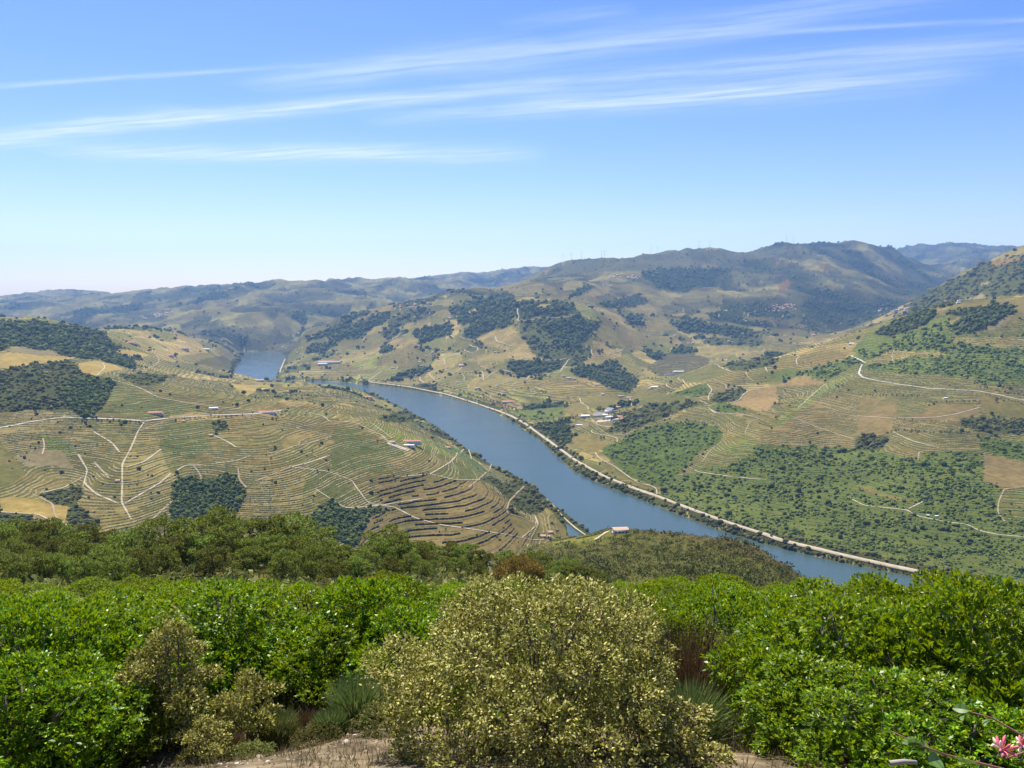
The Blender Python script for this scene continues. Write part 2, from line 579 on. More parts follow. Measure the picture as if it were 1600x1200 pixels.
# spurs and gullies
amp = np.interp(GD, [0, 60, 400, 1200, 2000, 3500, 5000, 8000, 12000, 17000, 24000], [0, 0.5, 5, 12, 19, 26, 40, 90, 140, 145, 130])
damp = sstep(20, 500, RD) * 0.9 + 0.1
ridged = lambda s, k: 1 - 2 * np.abs(fbm(GX / s, GY / s, 4, k))
fn = sstep(5000, 9000, GD)
relief = (1 - fn) * (0.6 * ridged(520.0, 21) + 0.42 * fbm(GX / 210, GY / 210, 4, 31) - 0.25) + fn * (0.75 * ridged(1700.0, 41) + 0.45 * ridged(640.0, 47) + 0.3 * fbm(GX / 400, GY / 400, 4, 51) - 0.5)
GZ = GZ + amp * damp * relief
GZ = GZ + sstep(300, 1200, GD) * (1 - sstep(1400, 4000, GD) * 0.3) * 0.7 * fbm(GX / 26, GY / 26, 3, 61) * np.clip(GD / 1500, 0.3, 4) * sstep(10, 60, RD)
# banks and bed
bank = np.minimum(RD * 0.42, 9 + RD * 0.12)
t = sstep(10, 170, RD)
GZ = np.where(GD > 1150, np.where(RIV, -np.minimum(6, 0.5 + RD * 0.3), bank * (1 - t) + np.maximum(GZ, 5) * t), GZ)
inl = in_poly(GX, GY, INLET_W)
GZ = np.where(inl, -3.0, GZ)
ni = (~inl) & (poly_dist(GX, GY, INLET_W) < 60)
GZ = np.where(ni, np.minimum(GZ, 1.5 + poly_dist(GX, GY, INLET_W) * 0.3), GZ)
GZ = np.where(GD < 62, near_z(GX, GY) * (1 - sstep(44, 60, GD)) + GZ * sstep(44, 60, GD), GZ)
GW = (GZ - HC) / GD
CM = np.maximum.accumulate(GW, axis=0)
VIS = GW >= CM - 0.0012


def ground_z(X, Y):
    X, Y = np.asarray(X, float), np.asarray(Y, float)
    Yc = np.maximum(Y, 1e-3)
    far = bilin(GZ, UA, VA, X / Yc, np.log(np.maximum(Yc, 40)))
    return np.where(Y < 42, near_z(X, Y), far)


def hit(px, py, dmin=0.0):
    """where the line of sight of a photo pixel meets the land"""
    u, w = pix_u(px, py), pix_w(py)
    fu = min(max((u - UA[0]) / (UA[1] - UA[0]), 0), NU - 1.001)
    i = int(fu); a = fu - i
    colw = GW[:, i] * (1 - a) + GW[:, i + 1] * a
    ok = (colw >= w) & (DA >= dmin)
    k = int(np.argmax(ok)) if ok.any() else int(np.argmax(np.where(DA >= dmin, colw, -9)))
    if k == 0:
        D = DA[0]
    else:
        w0, w1 = colw[k - 1], colw[k]
        f = 0 if w1 == w0 else min(max((w - w0) / (w1 - w0), 0), 1)
        D = DA[k - 1] + (DA[k] - DA[k - 1]) * f
    return u * D, D, float(ground_z(u * D, D))


GPX, GPY = project(GX, GY, GZ)


# ------------------------------------------------------------------ what grows where (read off the photograph, stored on the land)
PAL = dict(
    olive=(.235, .200, .098), olive2=(.200, .185, .085), vgreen=(.165, .165, .070), tan=(.335, .262, .150), gold=(.40, .305, .15),
    dry=(.315, .262, .138), bright=(.105, .145, .036), scrub=(.085, .098, .042), scrubg=(.150, .185, .066), forest=(.050, .066, .035),
    moor=(.115, .105, .062), heath=(.26, .165, .07), bare=(.265, .205, .135), pink=(.33, .235, .155), lime=(.21, .225, .072),
    terrace=(.255, .200, .118), rock=(.26, .22, .18), slope=(.150, .125, .066), spur=(.125, .130, .050), far=(.17, .155, .10))
# rows: 0 none, 1 vines along the contour, 2 stone terraces
FIELDS = [
    ('forest', 0, [(0, 503), (55, 503), (130, 512), (160, 520), (175, 535), (200, 548), (212, 575), (200, 577), (185, 570), (150, 562), (120, 560), (95, 555), (80, 548), (55, 547), (20, 540), (0, 548), (-120, 548), (-120, 500)]),
    ('gold', 0, [(-100, 550), (0, 551), (60, 553), (120, 559), (80, 567), (0, 577), (-100, 580)]),
    ('rock', 0, [(20, 542), (55, 547), (85, 549), (92, 554), (60, 556), (20, 550)]),
    ('scrub', 0, [(-100, 582), (0, 580), (60, 568), (110, 563), (125, 575), (150, 588), (182, 593), (170, 630), (150, 655), (130, 655), (110, 640), (90, 642), (60, 640), (0, 645), (-100, 648)]),
    ('forest', 0, [(100, 600), (140, 592), (182, 594), (165, 635), (148, 655), (130, 652), (110, 640), (95, 622)]),
    ('gold', 0, [(122, 567), (150, 563), (180, 570), (195, 577), (170, 580), (150, 588), (125, 580)]),
    ('gold', 0, [(183, 545), (205, 547), (235, 555), (222, 558), (195, 556), (183, 551)]),
    ('scrub', 0, [(185, 585), (240, 583), (278, 588), (262, 592), (245, 600), (215, 603)]),
    ('gold', 0, [(357, 597), (385, 603), (405, 608), (385, 619), (372, 610)]),
    ('moor', 0, [(300, 568), (320, 560), (345, 556), (375, 568), (365, 580), (340, 578), (318, 570)]),
    ('vgreen', 1, [(182, 596), (215, 606), (250, 622), (300, 632), (330, 640), (300, 645), (225, 655), (145, 652), (165, 630)]),
    ('olive2', 1, [(236, 603), (300, 594), (350, 598), (384, 620), (340, 628), (295, 629), (255, 620)]),
    ('dry', 1, [(228, 660), (257, 661), (250, 675), (250, 700), (262, 730), (277, 750), (267, 790), (240, 818), (150, 834), (160, 800), (188, 785), (190, 720), (200, 708), (217, 677)]),
    ('vgreen', 1, [(250, 675), (257, 661), (330, 655), (335, 680), (325, 700), (305, 725), (265, 735), (251, 702)]),
    ('olive', 1, [(335, 680), (400, 655), (470, 650), (455, 690), (420, 705), (400, 720), (335, 728), (308, 726)]),
    ('olive2', 1, [(120, 690), (150, 670), (215, 663), (205, 700), (190, 725), (188, 785), (150, 772), (131, 752), (138, 735), (122, 708)]),
    ('tan', 1, [(0, 670), (60, 660), (120, 656), (110, 668), (60, 672), (0, 690)]),
    ('lime', 1, [(60, 680), (90, 682), (122, 705), (110, 715), (75, 705)]),
    ('rock', 0, [(20, 715), (60, 702), (95, 705), (110, 722), (118, 735), (80, 728), (45, 730)]),
    ('olive', 1, [(30, 735), (118, 738), (132, 745), (100, 762), (60, 772), (20, 770), (0, 750)]),
    ('vgreen', 0, [(-60, 700), (0, 690), (25, 720), (40, 740), (10, 760), (-60, 760)]),
    ('scrub', 0, [(62, 772), (120, 757), (130, 770), (118, 790), (108, 818), (88, 800), (82, 785)]),
    ('gold', 0, [(20, 775), (80, 787), (112, 793), (100, 816), (60, 804), (0, 798), (0, 780)]),
    ('scrub', 0, [(108, 795), (122, 790), (135, 800), (155, 815), (150, 835), (110, 835)]),
    ('forest', 0, [(275, 750), (300, 745), (320, 752), (358, 745), (385, 762), (375, 790), (350, 825), (265, 820), (265, 790)]),
    ('dry', 1, [(385, 765), (400, 752), (454, 732), (485, 740), (470, 780), (480, 800), (440, 830), (380, 830), (372, 800)]),
    ('vgreen', 1, [(480, 738), (510, 738), (548, 752), (556, 770), (540, 792), (525, 785), (492, 764), (470, 780)]),
    ('olive', 1, [(400, 752), (425, 742), (454, 730), (415, 706), (400, 715), (370, 735), (385, 762)]),
    ('tan', 1, [(430, 708), (460, 670), (520, 682), (485, 692), (457, 700)]),
    ('vgreen', 1, [(524, 670), (540, 662), (580, 676), (606, 692), (630, 706), (640, 722), (600, 735), (545, 742), (520, 735), (516, 712), (522, 690)]),
    ('olive2', 1, [(545, 742), (600, 735), (622, 742), (595, 758), (588, 778), (575, 785), (558, 762)]),
    ('terrace', 1, [(610, 715), (650, 712), (672, 722), (665, 740), (625, 745), (612, 735)]),
    ('terrace', 2, [(590, 745), (625, 747), (672, 742), (712, 752), (750, 752), (770, 765), (790, 780), (797, 800), (805, 830), (840, 842), (800, 862), (680, 862), (600, 845), (555, 855), (575, 807), (612, 800), (600, 792), (588, 778)]),
    ('olive', 0, [(792, 803), (816, 810), (838, 820), (815, 838), (806, 832)]),
    ('tan', 1, [(840, 806), (862, 790), (884, 812), (870, 818), (842, 819)]),
    ('forest', 0, [(480, 812), (512, 784), (530, 793), (560, 796), (617, 797), (575, 807), (556, 855), (520, 845), (490, 830)]),
    ('lime', 1, [(556, 657), (590, 659), (640, 678), (700, 697), (738, 706), (766, 728), (745, 722), (700, 715), (668, 705), (640, 700), (615, 690), (580, 668)]),
    ('olive', 1, [(650, 700), (700, 716), (712, 712), (700, 726), (672, 741), (660, 722), (640, 710)]),
    ('vgreen', 1, [(700, 727), (720, 715), (745, 722), (762, 736), (745, 750), (712, 750), (680, 740)]),
    ('scrub', 0, [(588, 655), (620, 645), (640, 640), (660, 650), (640, 660), (600, 660)]),
    ('scrub', 0, [(775, 762), (805, 750), (830, 770), (860, 787), (838, 804), (810, 797), (790, 778)]),
    # middle hill
    ('forest', 0, [(475, 530), (500, 522), (525, 514), (527, 519), (500, 530), (480, 534)]),
    ('forest', 0, [(525, 502), (569, 487), (575, 490), (556, 500), (535, 504)]),
    ('forest', 0, [(472, 550), (494, 542), (522, 535), (531, 537), (506, 550), (477, 554)]),
    ('forest', 0, [(536, 522), (560, 506), (585, 492), (600, 489), (612, 494), (600, 505), (556, 526), (544, 530)]),
    ('scrub', 0, [(605, 500), (640, 488), (680, 490), (650, 505), (628, 515), (610, 522)]),
    ('forest', 0, [(642, 521), (662, 512), (700, 507), (710, 516), (700, 525), (690, 527), (660, 537), (655, 530)]),
    ('forest', 0, [(700, 483), (745, 470), (790, 457), (802, 460), (802, 495), (760, 500), (735, 505), (722, 510), (712, 500)]),
    ('forest', 0, [(720, 525), (737, 505), (762, 497), (800, 492), (800, 506), (791, 509), (761, 519), (741, 531)]),
    ('forest', 0, [(739, 537), (757, 527), (769, 531), (749, 544)]),
    ('scrub', 0, [(724, 545), (736, 540), (746, 545), (732, 551)]),
    ('forest', 0, [(630, 584), (646, 576), (677, 575), (660, 585), (640, 592), (612, 597), (600, 597)]),
    ('gold', 0, [(728, 488), (752, 478), (756, 481), (732, 491)]),
    ('tan', 0, [(618, 514), (640, 505), (658, 503), (650, 510), (632, 517)]),
    ('moor', 0, [(616, 531), (626, 521), (634, 528), (632, 540), (620, 543)]),
    ('tan', 0, [(600, 540), (616, 529), (632, 527), (655, 530), (645, 540), (622, 545)]),
    ('tan', 1, [(741, 531), (775, 516), (800, 510), (820, 530), (838, 556), (850, 563), (800, 561), (785, 545), (760, 540)]),
    ('scrub', 0, [(808, 503), (850, 498), (910, 495), (935, 508), (925, 520), (905, 545), (893, 560), (850, 563), (835, 555), (818, 530), (812, 510)]),
    ('forest', 0, [(840, 500), (905, 497), (938, 508), (922, 525), (905, 540), (890, 555), (880, 548), (868, 540), (858, 520)]),
    ('forest', 0, [(800, 478), (820, 470), (845, 470), (870, 470), (895, 478), (908, 490), (850, 496), (812, 501), (800, 492)]),
    ('tan', 0, [(838, 476), (862, 474), (862, 480), (845, 484)]),
    ('lime', 0, [(829, 469), (858, 470), (858, 473), (830, 473)]),
    ('forest', 0, [(795, 562), (850, 564), (882, 562), (876, 577), (862, 582), (835, 586), (819, 590), (800, 583), (791, 577)]),
    ('scrub', 0, [(938, 508), (970, 525), (985, 540), (960, 545), (925, 530)]),
    ('olive', 0, [(925, 520), (940, 508), (960, 515), (990, 535), (975, 543), (945, 538)]),
    ('forest', 0, [(925, 572), (955, 565), (970, 570), (985, 588), (997, 598), (985, 612), (955, 608), (930, 595), (905, 590), (888, 578), (900, 574)]),
    ('olive2', 1, [(955, 563), (980, 552), (1000, 575), (1010, 590), (998, 600), (985, 585)]),
    ('olive', 1, [(850, 590), (880, 585), (905, 595), (950, 608), (935, 618), (870, 622), (850, 612), (810, 605), (825, 594)]),
    ('vgreen', 0, [(812, 632), (845, 625), (850, 630), (830, 634)]),
    ('forest', 0, [(805, 655), (830, 665), (870, 660), (893, 652), (890, 665), (893, 680), (900, 690), (880, 695), (850, 680), (815, 658)]),
    ('scrubg', 0, [(800, 645), (835, 640), (880, 635), (882, 648), (860, 658), (820, 655)]),
    ('olive', 0, [(877, 640), (905, 628), (922, 636), (918, 644), (880, 648)]),
    ('olive2', 0, [(906, 622), (960, 616), (970, 620), (965, 635), (940, 640), (922, 636)]),
    ('forest', 0, [(870, 485), (905, 448), (930, 448), (905, 460), (885, 470)]),
    ('tan', 0, [(905, 465), (930, 450), (950, 448), (955, 452), (940, 460), (915, 468)]),
    ('gold', 0, [(958, 466), (975, 464), (994, 465), (985, 469), (962, 469)]),
    ('forest', 0, [(930, 475), (960, 468), (1000, 460), (1015, 470), (990, 480), (950, 482)]),
    ('tan', 0, [(995, 478), (1022, 474), (1034, 485), (1010, 488)]),
    ('dry', 0, [(1000, 502), (1040, 500), (1050, 515), (1040, 520), (1010, 518)]),
    ('forest', 0, [(1045, 505), (1070, 495), (1100, 505), (1140, 512), (1190, 518), (1170, 530), (1110, 522), (1070, 520)]),
    ('forest', 0, [(975, 495), (1005, 490), (1000, 508), (980, 508)]),
    ('scrub', 0, [(1080, 525), (1110, 528), (1190, 528), (1195, 540), (1150, 540), (1110, 540)]),
    ('dry', 0, [(1080, 545), (1115, 540), (1145, 542), (1170, 550), (1130, 558), (1090, 556)]),
    ('moor', 1, [(1010, 575), (1040, 555), (1080, 552), (1110, 560), (1105, 572), (1060, 585), (1030, 588)]),
    # big mountain
    ('far', 0, [(880, 412), (1010, 392), (1160, 388), (1250, 385), (1200, 405), (1100, 416), (1000, 424), (930, 425), (880, 430)]),
    ('forest', 0, [(1000, 425), (1030, 420), (1060, 418), (1075, 420), (1110, 418), (1145, 420), (1120, 432), (1085, 450), (1070, 458), (1050, 455), (1040, 448), (1025, 450), (1015, 440), (1003, 432)]),
    ('heath', 0, [(1200, 408), (1232, 410), (1230, 413), (1200, 413)]),
    ('heath', 0, [(1275, 413), (1292, 411), (1302, 420), (1288, 421)]),
    ('heath', 0, [(1215, 445), (1230, 437), (1238, 442), (1220, 460)]),
    ('tan', 0, [(1445, 424), (1475, 428), (1488, 431), (1460, 432)]),
    # far right hill
    ('scrub', 0, [(1640, 390), (1600, 398), (1550, 408), (1500, 430), (1410, 478), (1420, 490), (1500, 475), (1530, 465), (1640, 458)]),
    ('heath', 0, [(1545, 411), (1590, 402), (1600, 404), (1570, 412), (1550, 418)]),
    ('tan', 0, [(1530, 443), (1550, 439), (1552, 442), (1535, 446)]),
    ('rock', 0, [(1506, 463), (1520, 465), (1532, 458), (1539, 462), (1530, 467), (1512, 469)]),
    # right hillside
    ('olive', 0, [(1465, 488), (1500, 474), (1600, 463), (1640, 462), (1640, 495), (1590, 495), (1560, 478), (1540, 477), (1485, 490)]),
    ('scrubg', 1, [(1330, 545), (1365, 515), (1400, 500), (1480, 495), (1490, 522), (1600, 525), (1660, 525), (1660, 600), (1535, 600), (1520, 592), (1400, 583), (1345, 578), (1340, 560)]),
    ('forest', 0, [(1362, 522), (1400, 501), (1431, 487), (1464, 484), (1462, 492), (1450, 505), (1420, 518), (1390, 526)]),
    ('forest', 0, [(1481, 490), (1545, 477), (1575, 479), (1591, 486), (1585, 491), (1569, 497), (1550, 505), (1537, 517), (1490, 520), (1487, 511), (1506, 499)]),
    ('rock', 0, [(1492, 496), (1506, 495), (1505, 502)]),
    ('rock', 0, [(1540, 512), (1575, 490), (1582, 496), (1560, 512), (1545, 518)]),
    ('dry', 1, [(1485, 528), (1600, 526), (1660, 526), (1660, 544), (1570, 543), (1520, 538), (1490, 535)]),
    ('dry', 1, [(1400, 547), (1470, 550), (1482, 556), (1425, 558), (1400, 565), (1355, 572), (1350, 567), (1390, 548)]),
    ('olive2', 1, [(1345, 578), (1400, 586), (1470, 586), (1525, 594), (1530, 605), (1525, 632), (1450, 628), (1440, 645), (1402, 645), (1400, 620), (1345, 615), (1320, 608), (1325, 595)]),
    ('olive2', 0, [(1532, 612), (1600, 626), (1660, 630), (1660, 660), (1600, 658), (1532, 645)]),
    ('scrubg', 0, [(1200, 590), (1231, 574), (1252, 579), (1275, 575), (1306, 567), (1326, 559), (1345, 567), (1325, 579), (1304, 590), (1280, 595), (1255, 587), (1230, 592), (1216, 596), (1200, 595)]),
    ('scrub', 0, [(1132, 570), (1150, 565), (1200, 558), (1218, 562), (1200, 572), (1162, 580), (1142, 580)]),
    ('vgreen', 0, [(1060, 590), (1100, 572), (1122, 570), (1140, 581), (1115, 592), (1090, 598), (1068, 598)]),
    ('olive', 1, [(1235, 575), (1250, 555), (1290, 545), (1325, 552), (1320, 562), (1290, 568), (1260, 575)]),
    ('pink', 0, [(1165, 611), (1200, 605), (1252, 588), (1292, 600), (1270, 602), (1213, 605), (1214, 625), (1200, 642), (1169, 639), (1141, 630), (1159, 625)]),
    ('olive2', 1, [(1213, 605), (1284, 602), (1250, 628), (1235, 637), (1216, 628)]),
    ('lime', 1, [(1235, 637), (1280, 605), (1320, 580), (1342, 572), (1338, 585), (1300, 612), (1247, 648), (1215, 672), (1205, 665)]),
    ('terrace', 1, [(1302, 612), (1345, 620), (1340, 665), (1335, 700), (1215, 697), (1180, 692), (1200, 672), (1235, 655), (1280, 622)]),
    ('bare', 0, [(1345, 621), (1402, 621), (1400, 650), (1390, 680), (1337, 682), (1340, 650)]),
    ('olive2', 1, [(1402, 622), (1447, 622), (1448, 646), (1400, 646)]),
    ('bare', 0, [(1448, 631), (1500, 632), (1528, 635), (1530, 655), (1480, 660), (1400, 655), (1402, 646), (1447, 645)]),
    ('terrace', 1, [(1395, 658), (1500, 660), (1502, 670), (1395, 672)]),
    ('scrub', 0, [(1340, 682), (1390, 680), (1375, 704), (1335, 704)]),
    ('olive2', 1, [(1392, 676), (1500, 678), (1528, 700), (1487, 702), (1436, 718), (1376, 705)]),
    ('scrub', 0, [(1500, 657), (1530, 652), (1660, 662), (1660, 676), (1540, 677), (1503, 668)]),
    ('bright', 0, [(1530, 682), (1600, 692), (1660, 694), (1660, 722), (1600, 720), (1555, 712), (1532, 702)]),
    ('scrubg', 1, [(1080, 738), (1090, 728), (1130, 730), (1170, 715), (1187, 695), (1300, 699), (1335, 704), (1375, 705), (1440, 720), (1437, 707), (1530, 704), (1540, 740), (1540, 752), (1560, 764), (1600, 790), (1660, 800), (1660, 950), (1500, 908), (1400, 885), (1300, 862), (1200, 838), (1100, 803), (1030, 775), (1040, 752)]),
    ('bare', 0, [(1537, 710), (1555, 714), (1600, 722), (1660, 724), (1660, 762), (1567, 762), (1537, 752)]),
    ('vgreen', 1, [(1568, 766), (1660, 763), (1660, 815), (1572, 812), (1562, 790)]),
    ('olive', 0, [(1335, 757), (1370, 765), (1372, 770), (1440, 783), (1435, 786), (1365, 775)]),
    ('bright', 1, [(975, 685), (1012, 667), (1040, 661), (1117, 665), (1130, 676), (1125, 692), (1087, 711), (1077, 721), (1050, 750), (1030, 760), (1000, 751), (975, 738), (940, 707), (942, 700)]),
    ('olive2', 1, [(1040, 660), (1095, 632), (1125, 646), (1184, 653), (1165, 672), (1130, 672), (1117, 664)]),
    ('lime', 1, [(1083, 732), (1105, 705), (1130, 690), (1165, 676), (1185, 690), (1175, 712), (1130, 730)]),
    ('olive', 0, [(889, 685), (915, 677), (945, 686), (955, 692), (935, 704), (920, 707), (900, 700)]),
    ('scrub', 0, [(955, 667), (980, 652), (1015, 630), (1050, 632), (1095, 626), (1097, 632), (1050, 647), (1025, 657), (1000, 667), (975, 677), (940, 677)]),
    ('vgreen', 0, [(985, 625), (1000, 605), (1050, 620), (1100, 622), (1090, 630), (1050, 630), (1015, 629)]),
    ('bright', 0, [(1056, 614), (1077, 605), (1102, 599), (1114, 611), (1105, 616), (1087, 619), (1050, 619)]),
    ('bright', 0, [(1110, 634), (1125, 631), (1142, 631), (1162, 640), (1180, 644), (1150, 645), (1122, 645)]),
    ('scrub', 0, [(1109, 621), (1134, 612), (1164, 606), (1166, 610), (1157, 620), (1156, 626), (1139, 629), (1110, 630)]),
    ('rock', 0, [(897, 662), (910, 658), (922, 661), (918, 668), (900, 667)]),
    ('bare', 0, [(928, 655), (955, 662), (952, 670), (935, 665)]),
    # spur below the viewpoint
    ('spur', 0, [(760, 870), (830, 858), (930, 836), (985, 829), (1100, 850), (1200, 878), (1270, 910), (1300, 960), (900, 960), (760, 900)]),
    ('lime', 0, [(862, 849), (900, 840), (940, 829), (962, 824), (955, 836), (930, 846), (900, 852)]),
]


def voronoi(x, y, size, seed):
    gx, gy = x / size, y / size
    ix, iy = np.floor(gx).astype(np.int64), np.floor(gy).astype(np.int64)
    f1 = np.full(x.shape, 9.0); f2 = np.full(x.shape, 9.0)
    idv = np.zeros(x.shape)
    for dx in (-1, 0, 1):
        for dy in (-1, 0, 1):
            cx, cy = ix + dx, iy + dy
            px_ = cx + _hash(cx, cy, seed); py_ = cy + _hash(cx, cy, seed + 1)
            d = (gx - px_) ** 2 + (gy - py_) ** 2
            h = _hash(cx, cy, seed + 2)
            closer = d < f1
            f2 = np.where(closer, f1, np.minimum(f2, d))
            idv = np.where(closer, h, idv)
            f1 = np.where(closer, d, f1)
    return idv, np.sqrt(f2) - np.sqrt(f1)


NAMES = list(PAL)
PALA = np.array([PAL[k] for k in NAMES])
# field patchwork
wx = GX + 50 * fbm(GX / 240, GY / 240, 2, 71)
wy = GY + 50 * fbm(GX / 240, GY / 240, 2, 81)
idn, edn = voronoi(wx, wy, 150.0, 91)
idf, edf = voronoi(wx * 1.0, wy * 0.62, 190.0, 95)
isf = GD > 3400
cell = np.where(isf, idf, idn)
edge = np.where(isf, edf, edn)


def pick(h, table):
    out = np.zeros(h.shape, dtype=int)
    acc = 0
    tot = sum(p for _, p in table)
    for k, p in table:
        out = np.where(h * tot >= acc, NAMES.index(k), out)
        acc += p
    return out


CLS = pick(cell, [('olive', 4), ('vgreen', 2.4), ('tan', 1.4), ('olive2', 3), ('scrub', .8)])
mid = pick(cell, [('olive', 3), ('tan', 2.4), ('vgreen', 3.0), ('dry', 1.2), ('scrub', 1.2), ('olive2', 2.6), ('forest', .5), ('lime', .7)])
farp = pick(cell, [('far', 3), ('moor', 3), ('forest', 2), ('dry', 1.6), ('scrub', 2)])
CLS = np.where((GD > 3300), mid, CLS)
CLS = np.where(GD > 6800, farp, CLS)
# the far heights: woods in the folds, moor and dry pasture on the backs
hn_ = fbm(GX / 520 + 3, GY / 620, 5, 181) + np.where(GPX > 1130, .10, -.02) - .35 * np.clip(relief, -.6, .6)
NM = NAMES.index
hcls = np.where(hn_ > .24, NM('forest'), np.where(hn_ > .10, NM('scrub'), np.where(hn_ > -.12, NM('moor'), np.where(hn_ > -.30, NM('far'), NM('dry')))))
pas = (idf > .80) & (hn_ < .22) & (GPX < 1130)
hcls = np.where(pas, NM('dry'), hcls)
CLS = np.where(GD > 6800, hcls, CLS)
CLS = np.where(GD < 1150, NAMES.index('slope'), CLS)
ROWS = np.where((GD < 6000) & (GD > 1150) & np.isin(CLS, [NAMES.index(k) for k in ('olive', 'vgreen', 'olive2', 'tan')]), 1, 0)
PLOT = np.full(CLS.shape, -1)
jx = GPX + 1.2 * fbm(GX / 30, GY / 30, 2, 5)
jy = GPY + 1.0 * fbm(GX / 30, GY / 30, 2, 6)
EJX = 1.6 * fbm(GX / 38, GY / 38, 3, 15)
EJY = 1.1 * fbm(GX / 38 + 40, GY / 38, 3, 16)
for i, (k, rows, poly) in enumerate(FIELDS):
    kj = 2.2 if k in ('forest', 'scrub', 'scrubg') else 0
    m = in_poly(jx + kj * EJX, jy + kj * EJY, poly) & VIS & ((GD > 1150) | (k in ('spur',)) | ((k == 'lime') & (GD > 750) & (jx > 850) & (jx < 970)))
    if k == 'spur':
        m &= GD < 1100
    CLS = np.where(m, NAMES.index(k), CLS)
    ROWS = np.where(m, rows, ROWS)
    PLOT = np.where(m, i, PLOT)
CLS = np.where((RD < 45) & (GD > 1150), NAMES.index('scrub'), CLS)
CLS = np.where(RIV | inl, NAMES.index('rock'), CLS)
ROWS = np.where((RD < 45) | RIV, 0, ROWS)
ALB = PALA[CLS].astype(np.float64)
# paths and hedges along some of the plot edges
tex = fbm(GX / 90, GY / 90, 3, 101)
HEDGE = (edge < np.where(isf, .05, .03)) & (tex < -.02) & (GD > 1300) & (GD < 7400) & (PLOT < 0) & ~RIV
pathm = (edge < np.where(isf, .018, .022)) & (PLOT < 0) & (tex > -0.15) & (GD > 1300) & (GD < 7500)
ALB = np.where(pathm[..., None], np.array((.42, .35, .23)), ALB)
tint = 1 + 0.5 * (_hash((cell * 9999).astype(np.int64), (cell * 7777).astype(np.int64), 5) - 0.5)[..., None] * np.where(PLOT < 0, 1, 0)[..., None]
ALB = ALB * tint
blot = fbm(GX / 130, GY / 130, 4, 111)
ALB = ALB * (1 + 0.22 * blot[..., None]) * (1 + 0.10 * fbm(GX / 35, GY / 35, 2, 121)[..., None] * np.array((1.0, .6, .4)))
# yellow broom and bare rock on the heights
hi = sstep(.22, .5, fbm(GX / 420, GY / 260, 4, 131)) * (GD > 6800) * 0.5 * np.isin(CLS, [NAMES.index(k) for k in ('moor', 'far', 'scrub')])
ALB = ALB * (1 - hi[..., None]) + np.array((.27, .205, .115)) * hi[..., None]
# worn and greener patches inside the plots
cult = np.isin(CLS, [NAMES.index(k) for k in ('olive', 'olive2', 'vgreen', 'tan', 'dry', 'terrace', 'bare', 'lime')])[..., None]
g1 = sstep(.0, .5, fbm(GX / 75, GY / 75, 4, 141))[..., None] * cult * .55
g2 = sstep(.05, .5, fbm(GX / 110 + 9, GY / 60, 4, 151))[..., None] * cult * .5
ALB = ALB * (1 - g1) + np.array((.125, .130, .055)) * g1
ALB = ALB * (1 - g2) + np.array((.245, .178, .105)) * g2
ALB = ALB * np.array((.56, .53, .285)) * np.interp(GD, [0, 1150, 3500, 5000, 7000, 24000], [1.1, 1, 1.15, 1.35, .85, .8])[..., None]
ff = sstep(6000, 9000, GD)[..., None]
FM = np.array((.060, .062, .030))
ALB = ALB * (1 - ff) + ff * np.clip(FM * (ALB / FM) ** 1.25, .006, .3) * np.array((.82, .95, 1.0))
ALB = np.clip(ALB, 0.008, 0.6)
STR = np.where((ROWS > 0), np.clip((GD - 2300) / 900, 0.1, 1) * (GD < 7000), 0.0)


# ------------------------------------------------------------------ materials
def new_mat(name):
    m = bpy.data.materials.new(name)
    m.use_nodes = True
    nt = m.node_tree
    p = nt.nodes['Principled BSDF']
    p.inputs['Specular IOR Level'].default_value = 0.15
    return m, nt.nodes, nt.links, p


def noisy(name, c1, c2, scale=1.0, rough=0.9, detail=4, bump=0.0, coord='Object', c3=None, spec=0.15):
    m, n, l, p = new_mat(name)
    tc = n.new('ShaderNodeTexCoord')
    nz = n.new('ShaderNodeTexNoise')
    nz.inputs['Scale'].default_value = scale
    nz.inputs['Detail'].default_value = detail
    l.new(tc.outputs[coord], nz.inputs['Vector'])
    pts = [(.3, c1), (.7, c2)] if c3 is None else [(.28, c1), (.5, c2), (.72, c3)]
    r = ramp(n, pts)
    l.new(nz.outputs['Fac'], r.inputs[0])
    l.new(r.outputs[0], p.inputs['Base Color'])
    p.inputs['Roughness'].default_value = rough
    p.inputs['Specular IOR Level'].default_value = spec
    if bump:
        b = n.new('ShaderNodeBump')
        b.inputs['Strength'].default_value = bump
        l.new(nz.outputs['Fac'], b.inputs['Height'])
        l.new(b.outputs[0], p.inputs['Normal'])
    return m


